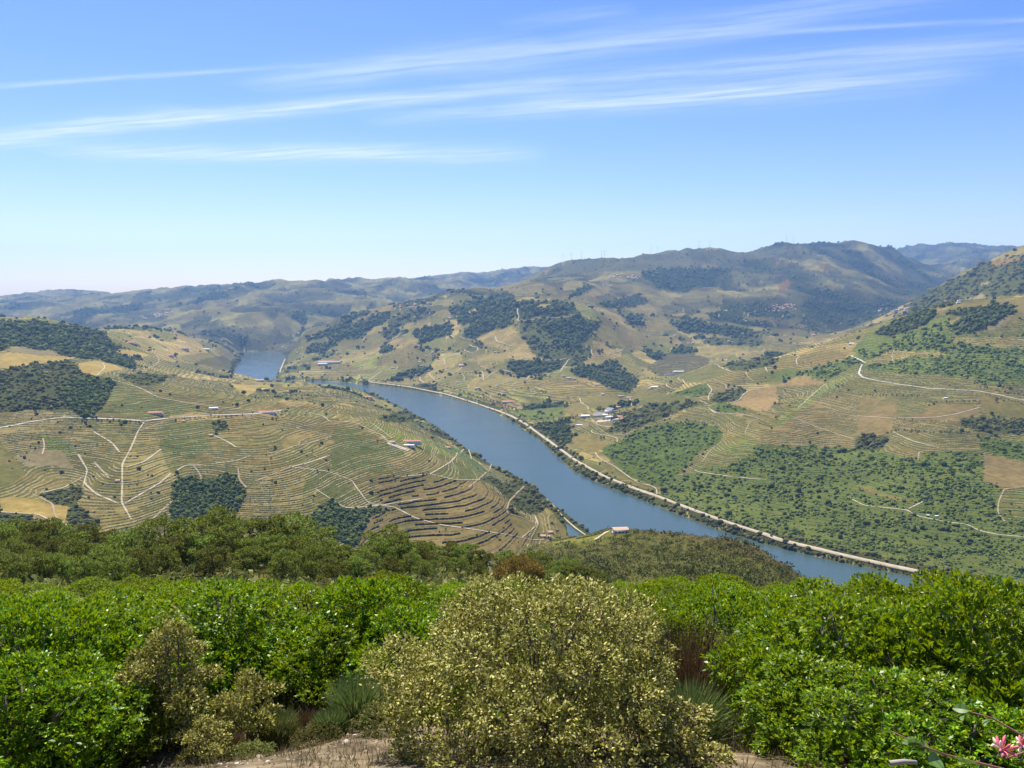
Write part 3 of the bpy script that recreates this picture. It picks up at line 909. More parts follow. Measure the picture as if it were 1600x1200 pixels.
def land_mat():
    m, n, l, p = new_mat('land')
    at = n.new('ShaderNodeAttribute')
    at.attribute_name = 'albedo'
    g = n.new('ShaderNodeNewGeometry')
    M = lambda op, a, b=None, c=None, clamp=False: math_node(n, l, op, a, b, c, clamp)

    def nz(scale, detail, rough=.6):
        q = n.new('ShaderNodeTexNoise')
        q.inputs['Scale'].default_value = scale
        q.inputs['Detail'].default_value = detail
        q.inputs['Roughness'].default_value = rough
        l.new(g.outputs['Position'], q.inputs['Vector'])
        return q.outputs['Fac']
    a, b = nz(1 / 16.0, 4), nz(1 / 2.2, 3)
    f = M('ADD', M('MULTIPLY_ADD', a, 1.3, .35), M('MULTIPLY_ADD', b, .8, -.4))
    # cultivated rows following the height lines
    sep = n.new('ShaderNodeSeparateXYZ')
    l.new(g.outputs['Position'], sep.inputs[0])
    zz = M('ADD', M('MULTIPLY', sep.outputs['Z'], 1 / 5.5), M('MULTIPLY', a, 1.1))
    s = M('SINE', M('MULTIPLY', zz, 6.2832))
    st = M('MULTIPLY', M('MULTIPLY', s, .42), at.outputs['Alpha'])
    f = M('ADD', f, st)
    mx = n.new('ShaderNodeMix')
    mx.data_type = 'RGBA'
    mx.blend_type = 'MULTIPLY'
    mx.inputs['Factor'].default_value = 1
    l.new(at.outputs['Color'], mx.inputs['A'])
    cb = n.new('ShaderNodeCombineColor')
    l.new(f, cb.inputs[0]); l.new(f, cb.inputs[1]); l.new(f, cb.inputs[2])
    l.new(cb.outputs[0], mx.inputs['B'])
    l.new(mx.outputs['Result'], p.inputs['Base Color'])
    p.inputs['Roughness'].default_value = 0.95
    p.inputs['Specular IOR Level'].default_value = 0.05
    bp = n.new('ShaderNodeBump')
    bp.inputs['Strength'].default_value = 0.5
    bp.inputs['Distance'].default_value = 2.0
    l.new(a, bp.inputs['Height'])
    l.new(bp.outputs[0], p.inputs['Normal'])
    return m


LAND = land_mat()
# ------------------------------------------------------------------ land meshes: one sheet, cut at hidden valleys into its hills
ALBA = np.concatenate([ALB, STR[..., None]], -1)
VERT = np.stack([GX, GY, GZ], -1)


def land(name, mask, label):
    """mask: bool per quad (ND-1, NU-1)"""
    jj, ii = np.nonzero(mask)
    idx = jj * NU + ii
    F = np.stack([idx, idx + 1, idx + NU + 1, idx + NU], 1)
    used = np.unique(F)
    re = np.full(ND * NU, -1)
    re[used] = np.arange(len(used))
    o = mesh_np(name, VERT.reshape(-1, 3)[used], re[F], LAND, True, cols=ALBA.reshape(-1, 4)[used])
    # stuff the shading seam: normals follow the whole sheet
    return tag(o, label, kind='structure')


QD = np.broadcast_to(GD[:-1, :-1], (ND - 1, NU - 1))
QU = np.broadcast_to(GU[:-1, :-1], (ND - 1, NU - 1))
river_u = np.interp(QD, *zip(*sorted([(Y, X / Y) for X, Y in (RIVER_W[:len(FAR_BANK)] + RIVER_W[len(FAR_BANK):][::-1][:len(FAR_BANK)] if False else RIVER_W[len(FAR_BANK):])])))
near = QD < 1150
farm = QD > 7000
right = (QU > river_u) & ~near & ~farm
left = ~right & ~near & ~farm
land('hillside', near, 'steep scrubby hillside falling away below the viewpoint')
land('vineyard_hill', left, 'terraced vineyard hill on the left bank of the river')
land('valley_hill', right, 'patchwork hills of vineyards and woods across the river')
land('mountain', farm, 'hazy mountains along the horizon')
# ground right under the viewpoint
gx_ = np.arange(-70, 70.1, 0.7); gy_ = np.arange(-14, 43.1, 0.7)
NX_, NY_ = np.meshgrid(gx_, gy_)
NZ_ = near_z(NX_, NY_) + 0.03
idx = (np.arange(len(gy_) - 1)[:, None] * len(gx_) + np.arange(len(gx_) - 1)[None]).ravel()
EARTH = noisy('dry_earth', (.035, .026, .015), (.14, .105, .06), 2.6, .95, 9, .9, c3=(.25, .195, .12))
o = mesh_np('ground', np.stack([NX_.ravel(), NY_.ravel(), NZ_.ravel()], 1), np.stack([idx, idx + 1, idx + len(gx_) + 1, idx + len(gx_)], 1), EARTH, True)
tag(o, 'dry stony earth under the shrubs at the viewpoint', kind='structure')

# ------------------------------------------------------------------ water
def water_mat():
    m, n, l, p = new_mat('river_water')
    p.inputs['Base Color'].default_value = (.045, .075, .070, 1)
    p.inputs['Roughness'].default_value = 0.12
    p.inputs['IOR'].default_value = 1.33
    p.inputs['Specular IOR Level'].default_value = 0.5
    g = n.new('ShaderNodeNewGeometry')
    nz = n.new('ShaderNodeTexNoise')
    nz.inputs['Scale'].default_value = .35
    nz.inputs['Detail'].default_value = 4
    l.new(g.outputs['Position'], nz.inputs['Vector'])
    b = n.new('ShaderNodeBump')
    b.inputs['Strength'].default_value = .8
    b.inputs['Distance'].default_value = .6
    l.new(nz.outputs['Fac'], b.inputs['Height'])
    l.new(b.outputs[0], p.inputs['Normal'])
    # breeze-roughened reaches
    n2 = n.new('ShaderNodeTexNoise')
    n2.inputs['Scale'].default_value = .006
    n2.inputs['Detail'].default_value = 3
    l.new(g.outputs['Position'], n2.inputs['Vector'])
    mr = n.new('ShaderNodeMapRange')
    mr.inputs['From Min'].default_value = .35; mr.inputs['From Max'].default_value = .7
    mr.inputs['To Min'].default_value = .07; mr.inputs['To Max'].default_value = .24
    l.new(n2.outputs['Fac'], mr.inputs['Value'])
    l.new(mr.outputs[0], p.inputs['Roughness'])
    return m


WATER = water_mat()
o = mesh_np('river', [(-4000, 1050, 0), (4000, 1050, 0), (4000, 7900, 0), (-4000, 7900, 0)], np.array([[0, 1, 2, 3]]), WATER)
tag(o, 'broad blue river winding between the hills', kind='structure')

# ------------------------------------------------------------------ roads and tracks
TRACK = noisy('pale_track', (.32, .265, .17), (.44, .37, .26), .08, .95)
ASPH = noisy('pale_road', (.36, .33, .27), (.48, .44, .37), .05, .9)
EARTHT = noisy('brown_track', (.24, .18, .105), (.33, .255, .16), .08, .95)


TMASK = np.zeros(CLS.shape, dtype=bool)


def mark_track(Q, half):
    seg = np.hypot(*np.diff(Q, axis=0).T)
    s_ = np.concatenate([[0], np.cumsum(seg)])
    ss = np.arange(0, s_[-1], 1.5)
    x, y = np.interp(ss, s_, Q[:, 0]), np.interp(ss, s_, Q[:, 1])
    for k in (-half - 7, -half - 3, -half, 0, half):
        yy = y + k
        i = np.round((x / yy - UA[0]) / (UA[1] - UA[0])).astype(int)
        j = np.round(np.interp(np.log(yy), VA, np.arange(ND))).astype(int)
        for di in (-1, 0, 1):
            TMASK[np.clip(j, 0, ND - 1), np.clip(i + di, 0, NU - 1)] = True


def line3(pts, step=3.0, smooth=2):
    """photo polyline -> points on the land about every few pixels"""
    P = []
    for (a, b) in zip(pts[:-1], pts[1:]):
        n = max(1, int(math.hypot(b[0] - a[0], b[1] - a[1]) / step))
        for i in range(n):
            P.append((a[0] + (b[0] - a[0]) * i / n, a[1] + (b[1] - a[1]) * i / n))
    P.append(pts[-1])
    Q = [np.array(hit(*p, 1150.0 if pts[0][1] < 843 or pts[0][0] > 1300 else 0.0)[:2]) for p in P]
    # drop jumps across a ridge line
    out = [Q[0]]
    for q in Q[1:]:
        if abs(q[1] - out[-1][1]) < 0.16 * out[-1][1]:
            out.append(q)
    Q = np.array(out)
    for _ in range(smooth):
        if len(Q) > 2:
            Q[1:-1] = (Q[:-2] + 2 * Q[1:-1] + Q[2:]) / 4
    return Q


def ribbon(name, pts, width, mat, label, lift=0.5, kind='structure', wk=0.0011, bankh=0.0):
    Q = line3(pts)
    if len(Q) < 2:
        return None
    mark_track(Q, width / 2 + .0006 * Q[0, 1] + bankh * 2)
    # resample
    seg = np.hypot(*np.diff(Q, axis=0).T)
    s = np.concatenate([[0], np.cumsum(seg)])
    if s[-1] < 5:
        return None
    n = max(3, int(s[-1] / 7))
    ss = np.linspace(0, s[-1], n)
    Q = np.stack([np.interp(ss, s, Q[:, 0]), np.interp(ss, s, Q[:, 1])], 1)
    T = np.gradient(Q, axis=0)
    T /= np.maximum(np.hypot(T[:, 0], T[:, 1])[:, None], 1e-6)
    Nn = np.stack([-T[:, 1], T[:, 0]], 1)
    wd = np.maximum(width, wk * Q[:, 1])[:, None] * (1 + .22 * vnoise(ss / 23.0, ss * 0 + len(pts), 9)[:, None])
    rows = []
    for k in (-.5, -.17, .17, .5):
        E = Q + Nn * wd * k
        rows.append(np.concatenate([E, (ground_z(E[:, 0], E[:, 1]) + lift + 0.00018 * Q[:, 1])[:, None]], 1))
    # a carriageway lies level across
    zc = np.maximum(rows[1][:, 2], rows[2][:, 2])
    for r_ in rows:
        r_[:, 2] = np.maximum(r_[:, 2], zc - 0.6)
    K = 4
    if bankh:
        for q_, k in ((0, -1), (5, 1)):
            E = Q + Nn * (wd * .5 + 1.6) * k
            r_ = np.concatenate([E, (zc - bankh - 2)[:, None]], 1)
            rows = [r_] + rows if k < 0 else rows + [r_]
        K = 6
    V = np.stack(rows, 1).reshape(-1, 3)
    i = np.arange(n - 1)
    F = np.concatenate([np.stack([i * K + k, i * K + k + 1, (i + 1) * K + k + 1, (i + 1) * K + k], 1) for k in range(K - 1)])
    o = mesh_np(name, V, F, mat, True)
    return tag(o, label, kind=kind)


RIVER_ROAD = [(1640, 942), (1560, 922), (1500, 908), (1462, 900), (1425, 892), (1387, 884), (1325, 870), (1262, 855), (1217, 844), (1197, 836), (1150, 821), (1110, 807), (1075, 794), (1025, 775), (995, 765),
              (945, 745), (900, 720), (850, 684), (820, 662), (800, 651), (780, 643), (745, 631), (700, 617), (660, 609), (640, 605), (600, 600), (575, 597)]
ribbon('road', RIVER_ROAD, 6.5, TRACK, 'pale dirt road following the far river bank', 2.2, bankh=1.5)
ribbon('road', [(-40, 678), (0, 669), (50, 659), (100, 652), (137, 654), (180, 655), (225, 658), (275, 653), (325, 649), (400, 647), (440, 641)], 6, ASPH, 'paved road along the brow of the vineyard hill')
ribbon('road', [(1352, 567), (1337, 560), (1330, 556)], 8, ASPH, 'short pale road bend at the top of the spur')
ribbon('road', [(1347, 570), (1344, 575), (1341, 587), (1355, 592), (1400, 600), (1450, 607), (1527, 611), (1555, 616), (1600, 626), (1660, 640)], 6.5, ASPH, 'white road crossing the right hillside')
ribbon('road', [(446, 561), (441, 571), (437, 582)], 9, TRACK, 'white road beside the upper reach of the river')
TRACKS = [
    [(1026, 772), (1027, 764), (1015, 758), (1000, 756), (985, 747), (962, 730), (935, 715), (930, 707)],
    [(964, 691), (966, 685), (950, 681), (922, 676), (925, 672)], [(950, 681), (980, 679), (990, 671)], [(960, 668), (935, 665), (925, 655), (921, 653)],
    [(1085, 734), (1087, 737), (1150, 746), (1200, 750)], [(1186, 654), (1170, 660), (1169, 668), (1162, 677), (1186, 687)],
    [(1107, 637), (1115, 645), (1150, 647), (1182, 651)], [(1140, 629), (1157, 625), (1160, 617), (1170, 610), (1200, 604)],
    [(1097, 722), (1107, 707), (1127, 690)], [(1247, 637), (1275, 612), (1290, 600)], [(1246, 570), (1242, 562), (1249, 557)],
    [(1397, 547), (1392, 560), (1396, 564)], [(1240, 652), (1275, 667), (1332, 686)],
    [(1340, 650), (1400, 654), (1462, 652), (1495, 647), (1530, 637)], [(1435, 717), (1435, 706), (1487, 702), (1530, 702)],
    [(1325, 777), (1350, 790), (1417, 797), (1435, 807), (1475, 815), (1512, 820), (1532, 830), (1562, 836), (1600, 839), (1650, 842)],
    [(1420, 795), (1442, 784)], [(1650, 760), (1600, 761), (1569, 764), (1560, 785), (1559, 802), (1570, 815)], [(1395, 675), (1425, 689), (1467, 700)],
    [(225, 660), (215, 675), (205, 700), (191, 725), (191, 760), (190, 785), (205, 812)], [(215, 675), (257, 659)], [(195, 731), (225, 722), (252, 702)],
    [(267, 740), (250, 755), (195, 787)], [(270, 782), (240, 810)], [(122, 710), (137, 735), (131, 755), (150, 772), (185, 787)],
    [(131, 745), (100, 762), (62, 771)], [(50, 772), (82, 787), (86, 807), (105, 821)], [(0, 800), (60, 804), (87, 817)],
    [(145, 674), (175, 692), (187, 707)], [(147, 722), (170, 747)], [(67, 685), (70, 697), (66, 710)], [(335, 681), (355, 690), (370, 700), (376, 699)],
    [(302, 727), (312, 740), (315, 749)], [(275, 736), (290, 727), (315, 727)], [(337, 724), (370, 720), (392, 712)], [(372, 732), (374, 750), (385, 762)],
    [(170, 592), (215, 605), (250, 622), (295, 630), (350, 637), (400, 642)], [(160, 567), (165, 575), (150, 587)], [(245, 555), (250, 565), (237, 574), (205, 579)],
    [(480, 644), (505, 650), (515, 659), (537, 659), (555, 660), (575, 670), (597, 680), (607, 692), (627, 702)],
    [(562, 660), (580, 661), (600, 675), (612, 685)], [(500, 661), (460, 669), (490, 675), (520, 682), (485, 692), (457, 699), (427, 710), (415, 705)],
    [(515, 712), (480, 724), (454, 730), (495, 735), (510, 736), (550, 751), (557, 762), (575, 786), (592, 790), (615, 792), (650, 810), (687, 820), (737, 827), (800, 837)],
    [(492, 764), (527, 786), (540, 794), (575, 792), (600, 789), (630, 784), (662, 779)], [(454, 730), (425, 742), (400, 752)],
    [(627, 745), (672, 741), (700, 725), (715, 712), (712, 709), (725, 702)], [(672, 741), (712, 750), (750, 750)], [(769, 722), (765, 735), (732, 762)],
    [(747, 722), (762, 735)], [(732, 702), (737, 717)], [(819, 760), (806, 772), (795, 785), (791, 802), (816, 809), (840, 820), (816, 840)], [(836, 806), (840, 819)],
    [(862, 787), (881, 809), (900, 826), (918, 838)], [(800, 837), (816, 841), (832, 844), (851, 843)],
    [(656, 589), (655, 594), (669, 601)], [(671, 585), (679, 594)], [(710, 580), (726, 587), (726, 594), (697, 607)], [(710, 580), (737, 581), (755, 580), (755, 594)],
    [(755, 594), (775, 579), (781, 577), (800, 582)], [(717, 526), (725, 530), (740, 532)], [(734, 539), (749, 545), (744, 550), (732, 552), (724, 545)],
    [(774, 526), (775, 534), (800, 541)], [(680, 546), (669, 556)], [(691, 561), (697, 566), (695, 570)], [(800, 595), (775, 602)], [(800, 610), (766, 617), (764, 621), (775, 626)],
    [(626, 520), (616, 529), (601, 536)], [(465, 519), (475, 529)], [(571, 567), (565, 575), (550, 582)], [(595, 581), (575, 595)],
    [(809, 482), (807, 487), (812, 495), (807, 502), (831, 500), (862, 497), (911, 494)], [(905, 486), (919, 484), (935, 481)],
    [(800, 601), (827, 591), (824, 588), (836, 586), (875, 582), (880, 580), (876, 576), (885, 569), (886, 562), (892, 561)], [(886, 560), (870, 563), (850, 563), (800, 562)],
    [(800, 610), (806, 605)], [(906, 622), (907, 630), (920, 635), (919, 640)], [(924, 546), (925, 556), (941, 556)], [(975, 545), (969, 549), (950, 555)],
    [(800, 635), (819, 636), (800, 641)], [(984, 620), (987, 634)], [(985, 625), (1000, 625)],
    [(1102, 572), (1075, 584), (1057, 591), (1065, 594), (1070, 599)], [(1121, 570), (1132, 577), (1142, 581)], [(1100, 598), (1112, 592), (1114, 594), (1134, 600), (1135, 608)],
    [(1105, 600), (1114, 610), (1106, 617), (1107, 625)], [(1037, 600), (1039, 604), (1056, 608)], [(1166, 584), (1167, 589), (1177, 595)], [(1195, 574), (1199, 581)],
    [(1092, 625), (1107, 632)], [(1109, 639), (1122, 646), (1152, 646), (1184, 653)],
    [(930, 844), (945, 833.5), (955, 829)],
]
for i, t_ in enumerate(TRACKS):
    ribbon('dirt_track', t_, 3.2, (TRACK, TRACK, EARTHT)[i % 3], 'pale dirt track between the vineyard plots', 0.5, wk=0.0012)


# ------------------------------------------------------------------ haze: real air over the whole valley
hm = bpy.data.materials.new('valley_haze')
hm.use_nodes = True
hn, hl = hm.node_tree.nodes, hm.node_tree.links
hn.clear()
ho = hn.new('ShaderNodeOutputMaterial')
hv = hn.new('ShaderNodeVolumePrincipled')
hv.inputs['Color'].default_value = (.32, .57, 1.0, 1)
hv.inputs['Density'].default_value = 3.6e-5
hv.inputs['Anisotropy'].default_value = 0.3
hl.new(hv.outputs[0], ho.inputs['Volume'])
mb = MB().box(-16000, 16000, -300, 20000, -9, 1650)
o = mb.build('haze', hm)
tag(o, 'thin blue summer haze filling the valley', kind='stuff')


# ------------------------------------------------------------------ vines and terrace walls along the contours
def leafmat(name, c1, c2, c3=None, rough=.5, spec=.3, trans=.25, tcol=None, objvar=.25):
    m, n, l, p = new_mat(name)
    g = n.new('ShaderNodeNewGeometry')
    pts = [(0, c1), (1, c2)] if c3 is None else [(0, c1), (.55, c2), (1, c3)]
    r = ramp(n, pts)
    l.new(g.outputs['Random Per Island'], r.inputs[0])
    oi = n.new('ShaderNodeObjectInfo')
    hs = n.new('ShaderNodeHueSaturation')
    M = lambda op, a, b=None, c=None, clamp=False: math_node(n, l, op, a, b, c, clamp)
    l.new(M('MULTIPLY_ADD', oi.outputs['Random'], objvar * 1.6, 1 - objvar * .8), hs.inputs['Value'])
    l.new(M('MULTIPLY_ADD', oi.outputs['Random'], objvar * .12, .5 - objvar * .06), hs.inputs['Hue'])
    l.new(r.outputs[0], hs.inputs['Color'])
    l.new(hs.outputs['Color'], p.inputs['Base Color'])
    p.inputs['Roughness'].default_value = rough
    p.inputs['Specular IOR Level'].default_value = spec
    if trans > 0:
        t = n.new('ShaderNodeBsdfTranslucent')
        mx = n.new('ShaderNodeMixShader')
        mx.inputs[0].default_value = trans
        if tcol:
            t.inputs['Color'].default_value = (*tcol, 1)
        else:
            l.new(hs.outputs['Color'], t.inputs['Color'])
        l.new(p.outputs[0], mx.inputs[1]); l.new(t.outputs[0], mx.inputs[2])
        l.new(mx.outputs[0], n['Material Output'].inputs['Surface'])
    return m


VINE = leafmat('vine_leaf', (.036, .050, .012), (.066, .076, .020), (.10, .095, .032), .8, .1, 0, objvar=.1)
VINEB = leafmat('vine_leaf_lush', (.028, .055, .010), (.052, .090, .016), (.08, .115, .024), .8, .1, 0, objvar=.1)
STONE = leafmat('schist_wall', (.030, .024, .018), (.058, .045, .032), (.085, .066, .045), .9, .1, 0, objvar=0)


def contours(mask, dz, phase=0.0):
    """segments of height lines inside the masked quads: (n,2,2) plan points"""
    z00, z10, z01, z11 = GZ[:-1, :-1], GZ[:-1, 1:], GZ[1:, :-1], GZ[1:, 1:]
    lo = np.minimum(np.minimum(z00, z10), np.minimum(z01, z11))
    hi_ = np.maximum(np.maximum(z00, z10), np.maximum(z01, z11))
    L = np.ceil((lo + phase) / dz) * dz - phase
    m = mask & (L < hi_) & (hi_ > lo)
    jj, ii = np.nonzero(m)
    L = L[jj, ii]
    cor = [(0, 0), (0, 1), (1, 1), (1, 0)]
    pts = np.full((len(jj), 4, 2), np.nan)
    for e in range(4):
        (a0, b0), (a1, b1) = cor[e], cor[(e + 1) % 4]
        za, zb = GZ[jj + a0, ii + b0], GZ[jj + a1, ii + b1]
        c = (za - L) * (zb - L) < 0
        t_ = np.where(c, (L - za) / np.where(zb == za, 1, zb - za), 0)
        x = GX[jj + a0, ii + b0] * (1 - t_) + GX[jj + a1, ii + b1] * t_
        y = GY[jj + a0, ii + b0] * (1 - t_) + GY[jj + a1, ii + b1] * t_
        pts[:, e, 0] = np.where(c, x, np.nan)
        pts[:, e, 1] = np.where(c, y, np.nan)
    ok = (~np.isnan(pts[:, :, 0])).sum(1) == 2
    pts, jj, ii, L = pts[ok], jj[ok], ii[ok], L[ok]
    order = np.argsort(np.isnan(pts[:, :, 0]), axis=1, kind='stable')[:, :2]
    seg = np.take_along_axis(pts, order[:, :, None], axis=1)
    return seg, jj, ii, L


def tents(seg, h, wd):
    """a low ridge of leaves (or stone) over each plan segment"""
    n = len(seg)
    a, b = seg[:, 0], seg[:, 1]
    d = b - a
    Ln = np.maximum(np.hypot(d[:, 0], d[:, 1]), 1e-3)
    d = d / Ln[:, None]
    a = a - d * 0.3; b = b + d * 0.3
    nr = np.stack([-d[:, 1], d[:, 0]], 1) * (wd / 2)[:, None]
    V = np.zeros((n, 6, 3))
    for k, (p, s) in enumerate(((a, 1), (a, 0), (a, -1), (b, 1), (b, 0), (b, -1))):
        q = p + nr * s
        V[:, k, :2] = q
        V[:, k, 2] = ground_z(q[:, 0], q[:, 1]) + (h if s == 0 else -0.2)
    base_ = np.arange(n)[:, None] * 6
    F = np.concatenate([base_ + np.array([[0, 1, 4, 3]]), base_ + np.array([[1, 2, 5, 4]])])
    return V.reshape(-1, 3), F


QROW = ROWS[:-1, :-1]
QPLOT = PLOT[:-1, :-1]
QVIS = VIS[:-1, :-1] | VIS[1:, :-1]
vm = (QROW == 1) & QVIS & (QD < 3300) & (QD > 1150)
seg, jj, ii, L = contours(vm, 2.6)
keep = (rng.random(len(seg)) > .10) & (fbm(seg[:, 0, 0] / 45 + L * 1.7, L * .6, 2, 7) > -.30)
seg, jj, ii, L = seg[keep], jj[keep], ii[keep], L[keep]
pl = QPLOT[jj, ii]
px_, py_ = GPX[jj, ii], GPY[jj, ii]


def plot_where(k):
    P_ = np.mean(np.array(FIELDS[k][2]), axis=0)
    x, y = P_
    if x < 560 and y > 655: return 'on the slope of the left vineyard hill'
    if x < 560: return 'above the road on the left hill'
    if x < 860 and y > 640: return 'on the peninsula by the river bend'
    if x < 1000: return 'on the middle hill beyond the river'
    return 'on the right hillside above the river'


for k in sorted(set(pl.tolist())):
    m = pl == k
    if m.sum() < 12:
        continue
    if k >= 0:
        name, lab = 'vine_rows', 'rows of low vines ' + plot_where(k)
        mat = VINEB if FIELDS[k][0] in ('bright', 'lime', 'vgreen', 'scrubg') else VINE
        sets = [(m, lab)]
    else:
        mat = VINE
        sets = [(m & (px_ < 700), 'rows of low vines between the tracks of the left hill'), (m & (px_ >= 700), 'rows of low vines between the woods across the river')]
    for mm, lab in sets:
        n_ = int(mm.sum())
        if n_ < 5:
            continue
        D_ = seg[mm][:, 0, 1]
        V, F = tents(seg[mm], rng.uniform(.8, 1.7, n_) * (1 + .00010 * D_), rng.uniform(1.2, 1.9, n_) * (1 + .0001 * D_))
        o = mesh_np('vine_rows', V, F, mat)
        tag(o, lab, kind='stuff')
# the pale dry banks between the rows
BANK = leafmat('dry_bank', (.22, .185, .095), (.30, .25, .135), (.40, .335, .20), .95, .05, 0, objvar=0)
vb = vm & ~np.isin(CLS[:-1, :-1], [NAMES.index('bright'), NAMES.index('scrubg')])
seg, jj, ii, L = contours(vb, 2.6, 1.3)
keep = (rng.random(len(seg)) > .2) & (fbm(seg[:, 0, 0] / 40 + L * 2.3, L * .8, 2, 27) > -.05)
seg, jj, ii = seg[keep], jj[keep], ii[keep]
for mm, lab in ((GPX[jj, ii] < 620, 'pale dry soil banks between the vine rows of the left hill'), (GPX[jj, ii] >= 620, 'pale dry soil banks between the vine rows nearer the river and beyond')):
    V, F = tents(seg[mm], rng.uniform(.25, .5, int(mm.sum())), rng.uniform(1.6, 2.6, int(mm.sum())))
    tag(mesh_np('soil_banks', V, F, BANK), lab, kind='stuff')
# dry-stone terrace walls, broken here and there
tm = (QROW == 2) & QVIS & (QD < 2900)
seg, jj, ii, L = contours(tm, 4.6)
run = fbm(seg[:, 0, 0] / 38 + L * 3.1, L * .9, 2, 17)
keep = run > -.3
V, F = tents(seg[keep], rng.uniform(2.4, 3.8, keep.sum()), rng.uniform(1.3, 2.0, keep.sum()))
tag(mesh_np('terrace_walls', V, F, STONE), 'dark dry stone walls stepping down the brown terraced slope', kind='stuff')
seg, jj, ii, L = contours(tm, 4.6, 2.2)
keep = rng.random(len(seg)) > .25
V, F = tents(seg[keep], rng.uniform(.8, 1.4, keep.sum()), rng.uniform(1.2, 1.8, keep.sum()))
tag(mesh_np('vine_rows', V, F, VINE), 'thin rows of vines on the brown stone terraces', kind='stuff')
# bright terraces on the spur
sm = (CLS[:-1, :-1] == NAMES.index('lime')) & (QD < 1100) & QVIS
seg, jj, ii, L = contours(sm, 4.0)
V, F = tents(seg, rng.uniform(1.1, 1.6, len(seg)), rng.uniform(1.0, 1.4, len(seg)))
if len(seg):
    tag(mesh_np('vine_rows', V, F, VINE), 'rows of vines on the bright green spur above the inlet', kind='stuff')

# ------------------------------------------------------------------ woods and scrub on the hills
ICO_V = []
ph = (1 + 5 ** .5) / 2
for a_, b_ in ((0, 1), (1, 2), (2, 0)):
    for s1 in (-1, 1):
        for s2 in (-1, 1):
            v = [0, 0, 0]; v[a_] = s1; v[b_] = s2 * ph
            ICO_V.append(v)
ICO_V = np.array(ICO_V) / math.hypot(1, ph)
ICO_F = []
for i in range(12):
    for j in range(i + 1, 12):
        for k in range(j + 1, 12):
            a, b, c = ICO_V[i], ICO_V[j], ICO_V[k]
            if max(np.linalg.norm(a - b), np.linalg.norm(b - c), np.linalg.norm(a - c)) < 1.1:
                ICO_F.append((i, j, k) if np.dot(np.cross(b - a, c - a), a) > 0 else (i, k, j))
ICO_F = np.array(ICO_F)
ICO_F = ICO_F[np.argsort(-ICO_V[ICO_F][:, :, 2].mean(1))[:14]]      # the underside rests on the ground


def blobs(P, r, hz=1.0):
    n = len(P)
    jit = 1 + rng.uniform(-.38, .38, (n, 12, 1))
    rot = rng.uniform(0, 6.28, n)
    c, s = np.cos(rot)[:, None], np.sin(rot)[:, None]
    base_ = ICO_V[None] * jit
    x = base_[..., 0] * c - base_[..., 1] * s
    y = base_[..., 0] * s + base_[..., 1] * c
    st = rng.uniform(.8, 1.3, (n, 1))
    V = np.stack([x * st, y / st, base_[..., 2] * hz], -1) * r[:, None, None] + P[:, None]
    F = (np.arange(n)[:, None, None] * 12 + ICO_F[None]).reshape(-1, 3)
    return V.reshape(-1, 3), F


# screen area of each land quad (in pixels of the photo) and where it shows
ax = np.abs(GPX[:-1, 1:] - GPX[:-1, :-1])
ay = np.abs(GPY[1:, :-1] - GPY[:-1, :-1])
AREA = np.where(VIS[:-1, :-1] & ~TMASK[:-1, :-1] & ~RIV[:-1, :-1] & ~inl[:-1, :-1], ax * ay, 0)
QC = CLS[:-1, :-1]


def scatter(mask, per_px, seed=1, bands=0.0, spill=0.0):
    r_ = np.random.default_rng(seed)
    lam = AREA * mask * per_px
    if bands:
        zq = GZ[:-1, :-1]
        lam = lam * np.clip(1 + bands * np.sin(zq / 6.5 * 6.283 + 2.5 * fbm(GX / 90, GY / 90, 2, 161)[:-1, :-1]), 0, 3) * np.clip(1.0 + 1.5 * fbm(GX / 55, GY / 55, 3, 171)[:-1, :-1], .15, 2)
    n = r_.poisson(lam)
    jj, ii = np.nonzero(n)
    rep = n[jj, ii]
    jj, ii = np.repeat(jj, rep), np.repeat(ii, rep)
    a, b = r_.random(len(jj)), r_.random(len(jj))
    u = UA[ii] + a * (UA[1] - UA[0])
    D = DA[jj] + b * (DA[np.minimum(jj + 1, ND - 1)] - DA[jj])
    if spill:
        u = u + r_.normal(0, spill / FPX, len(u))
        D = D * (1 + r_.normal(0, spill * .0022, len(D)))
    X, Y = u * D, D
    return X, Y, ground_z(X, Y)


FOREST = leafmat('woodland_leaf', (.036, .056, .013), (.075, .100, .022), (.13, .15, .036), .9, .1, .2, objvar=.1)
SCRUBM = leafmat('scrub_leaf', (.055, .066, .018), (.105, .110, .030), (.18, .16, .055), .9, .1, .25, objvar=.1)
SCRUBG = leafmat('green_scrub_leaf', (.052, .090, .015), (.110, .160, .028), (.20, .225, .052), .9, .1, .25, objvar=.1)
OLIVET = leafmat('olive_leaf', (.035, .050, .020), (.070, .085, .032), None, .9, .1, 0, objvar=.1)


def wood(mask, per_px, rpx, rmin, mat, name, label, seed, hz=1.1, bands=0.0, sig=.42):
    X, Y, Z = scatter(mask, per_px, seed, bands, 1.6)
    dry_ = ~(in_poly(X, Y, RIVER_W) | in_poly(X, Y, LAKE_W))
    X, Y, Z = X[dry_], Y[dry_], Z[dry_]
    if not len(X):
        return
    r_ = np.maximum(rmin, rpx * Y / FPX) * rng.lognormal(0, sig, len(X)).clip(.4, 2.4)
    V, F = blobs(np.stack([X, Y, Z + r_ * .55], 1), r_, hz)
    tag(mesh_np(name, V, F, mat), label, kind='stuff')


